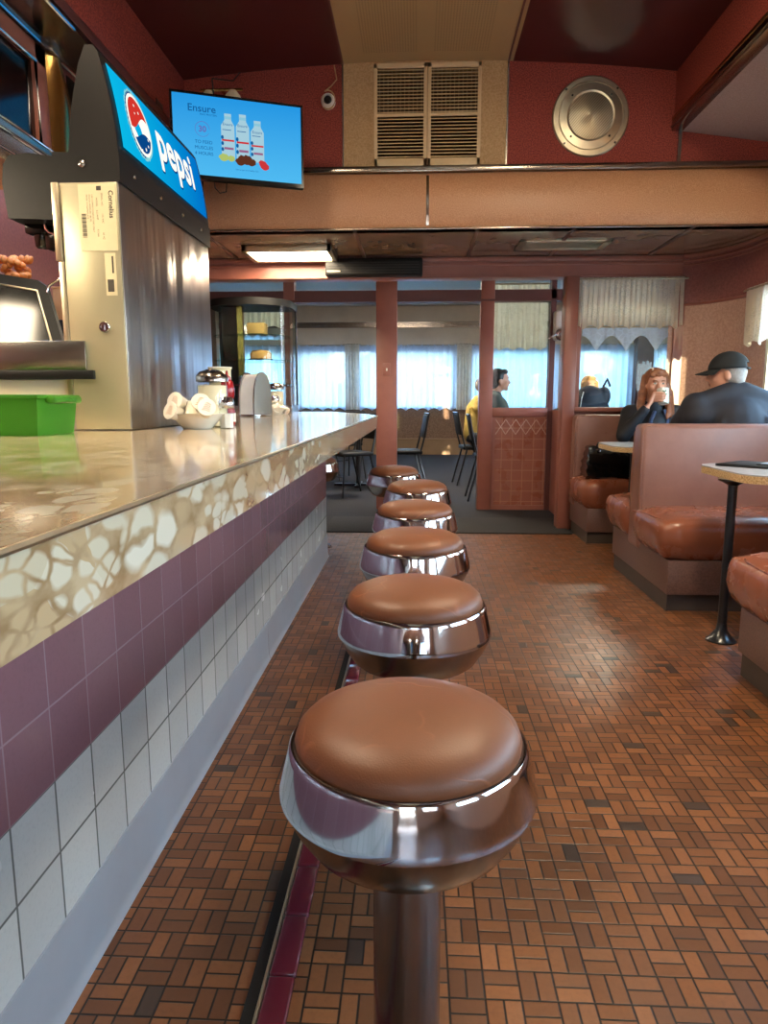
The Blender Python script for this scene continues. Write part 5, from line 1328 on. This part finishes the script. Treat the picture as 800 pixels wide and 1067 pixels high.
# diners in the far room
d1, W, R3, HR, hc = person('diner with dark hair in a green vest, in profile behind the glazed half panel', (.80, 7.40, 0), -PI/2, (0, .05, 1.245), [(-.24, .14, .78), (.24, .14, .78)], [(-.12, .36, .80), (.12, .36, .80)], sw=.175, tz=.09, top='green_vest', vox=.01)
hairshell(d1, hc, HR, 'hair_black', [('b', (0, -.028, .028), (.086, .094, .096)), ('b', (0, -.05, -.04), (.07, .055, .06)), ('b', (0, .045, .085), (.06, .04, .03)), ('b', (0, -.07, .04), (.06, .05, .06))], vox=.01)
d2, W, R3, HR, hc = person('diner in a yellow shirt half hidden behind the door post', (.72, 8.75, 0), -PI/2, (0, .10, 1.20), [(-.24, .16, .76), (.24, .16, .76)], [(-.12, .40, .80), (.12, .40, .80)], sw=.18, lean=.05, tz=.05, top='yellow_shirt', legs='jacket_black', vox=.01)
hairshell(d2, hc, HR, 'hair_grey', [('b', (0, -.026, .026), (.084, .092, .094))], vox=.01)
d3, W, R3, HR, hc = person('woman with fair hair seen through the lower corner of the booth window', (1.96, 8.25, 0), PI, (0, .06, 1.20), [(-.24, .12, .76), (.24, .12, .76)], [(-.12, .34, .80), (.12, .34, .80)], sw=.17, tz=.03, top='grey_knit', vox=.01, hr=.2)
hairshell(d3, hc, HR, 'hair_blond', [('b', (0, -.025, .028), (.088, .096, .096)), ('b', (0, .045, .085), (.06, .04, .03)), ('c', (.078, .01, .03), (.088, .02, -.15), .03, .025), ('c', (-.078, .01, .03), (-.088, .02, -.15), .03, .025), ('c', (0, -.07, .02), (0, -.075, -.16), .07, .06)], vox=.01)
# black bag on the table behind the booth window
bp = thing('backpack', 'black backpack standing on a table just behind the booth window', 'backpack', (1.78, 7.3, .752))
q = MB(); q.box(1.60, 1.95, 7.2, 7.42, .752, 1.02, .06, 4); q.ball((1.76, 7.31, 1.03), (.17, .10, .16), 20, 14); q.ball((1.90, 7.31, 1.08), (.07, .07, .10)); q.ball((1.78, 7.19, .88), (.12, .06, .10)); remesh(q.build('bag', 'jacket_black', bp, smooth=-1), .012, 3)
q = MB(); q.tube([(1.66, 7.18, 1.12), (1.62, 7.12, 1.05), (1.60, 7.12, .86)], .012, 8); q.tube([(1.86, 7.2, 1.17), (1.90, 7.2, 1.25), (1.94, 7.24, 1.18)], .012, 8); q.build('strap', 'black_plastic', bp)
q = MB(); q.tube([(1.66, 7.165, 1.12), (1.63, 7.105, 1.05), (1.612, 7.105, .86)], .005, 6); q.build('reflective_piping', 'white_plastic', bp)

# ------------------------------------------------------------------ lamps and daylight
def tube_fixture(label, x, y, z, lx, ly, mt='tube_light'):
    t = thing('ceiling_light', label, 'ceiling light', (x, y, z)); q = MB()
    q.box(x-lx/2, x+lx/2, y-ly/2, y+ly/2, z-.03, z, .004); q.build('housing', 'white_plastic', t); q = MB(); q.box(x-lx/2+.02, x+lx/2-.02, y-ly/2+.02, y+ly/2-.02, z-.045, z-.03, .004); q.build('diffuser', mt, t)
tube_fixture('long fluorescent strip over the back bar', -1.95, 1.9, 1.985, .25, 1.2)
tube_fixture('fluorescent strip on the ceiling above the counter, out of the picture', -1.15, 1.6, 3.09, .3, 1.2)
tube_fixture('fluorescent strip on the ceiling above the aisle, out of the picture', 1.0, 2.3, 3.10, .3, 1.2)
tube_fixture('fluorescent fitting in the dining room seen left of the pink column', -.35, 8.4, 2.78, 1.2, .3, 'tube_cool'); tube_fixture('fluorescent fitting in the dining room on the right', 2.6, 8.6, 2.78, 1.2, .3, 'tube_cool')

W_ = bpy.data.worlds.new('world'); S.world = W_; W_.use_nodes = True; nt = W_.node_tree; nt.nodes.clear()
wo = nt.nodes.new('ShaderNodeOutputWorld'); bg = nt.nodes.new('ShaderNodeBackground'); tc = nt.nodes.new('ShaderNodeTexCoord'); sx_ = nt.nodes.new('ShaderNodeSeparateXYZ'); rp = nt.nodes.new('ShaderNodeValToRGB')
nt.links.new(tc.outputs['Generated'], sx_.inputs[0]); nt.links.new(sx_.outputs[2], rp.inputs[0]); nt.links.new(rp.outputs[0], bg.inputs[0]); nt.links.new(bg.outputs[0], wo.inputs[0])
rp.color_ramp.elements[0].position = 0.; rp.color_ramp.elements[0].color = (*lin((236, 240, 246)), 1); rp.color_ramp.elements[1].position = .5; rp.color_ramp.elements[1].color = (*lin((150, 190, 236)), 1)
bg.inputs[1].default_value = 13.
sun = bpy.data.lights.new('sun', 'SUN'); so = bpy.data.objects.new('sun', sun); COL.objects.link(so); sun.energy = 7.; sun.color = (1., .80, .52); sun.angle = .01
so.rotation_euler = Vector((-.29, 1., -.07)).to_track_quat('-Z', 'Y').to_euler()
def portal(x, y, z, sx, sy, d):
    l = bpy.data.lights.new('sky_portal', 'AREA'); l.shape = 'RECTANGLE'; l.size = sx; l.size_y = sy; l.cycles.is_portal = True
    o_ = bpy.data.objects.new('sky_portal', l); COL.objects.link(o_); o_.location = (x, y, z); o_.rotation_euler = Vector(d).to_track_quat('-Z', 'Y').to_euler()
for a, b in wins: portal(XR+.12, (a+b)/2, 1.38, .84, b-a, (-1, 0, 0))
portal(.7, YB-.12, 1.05, 2.5, 2.1, (0, 1, 0))
portal(.0, YD+.12, 1.45, 9.8, 1.1, (0, -1, 0))
vs = S.view_settings; S.display_settings.display_device = 'sRGB'; vs.view_transform = 'Standard'; vs.look = 'None'; vs.exposure = .8; vs.gamma = 1.; vs.use_curve_mapping = False
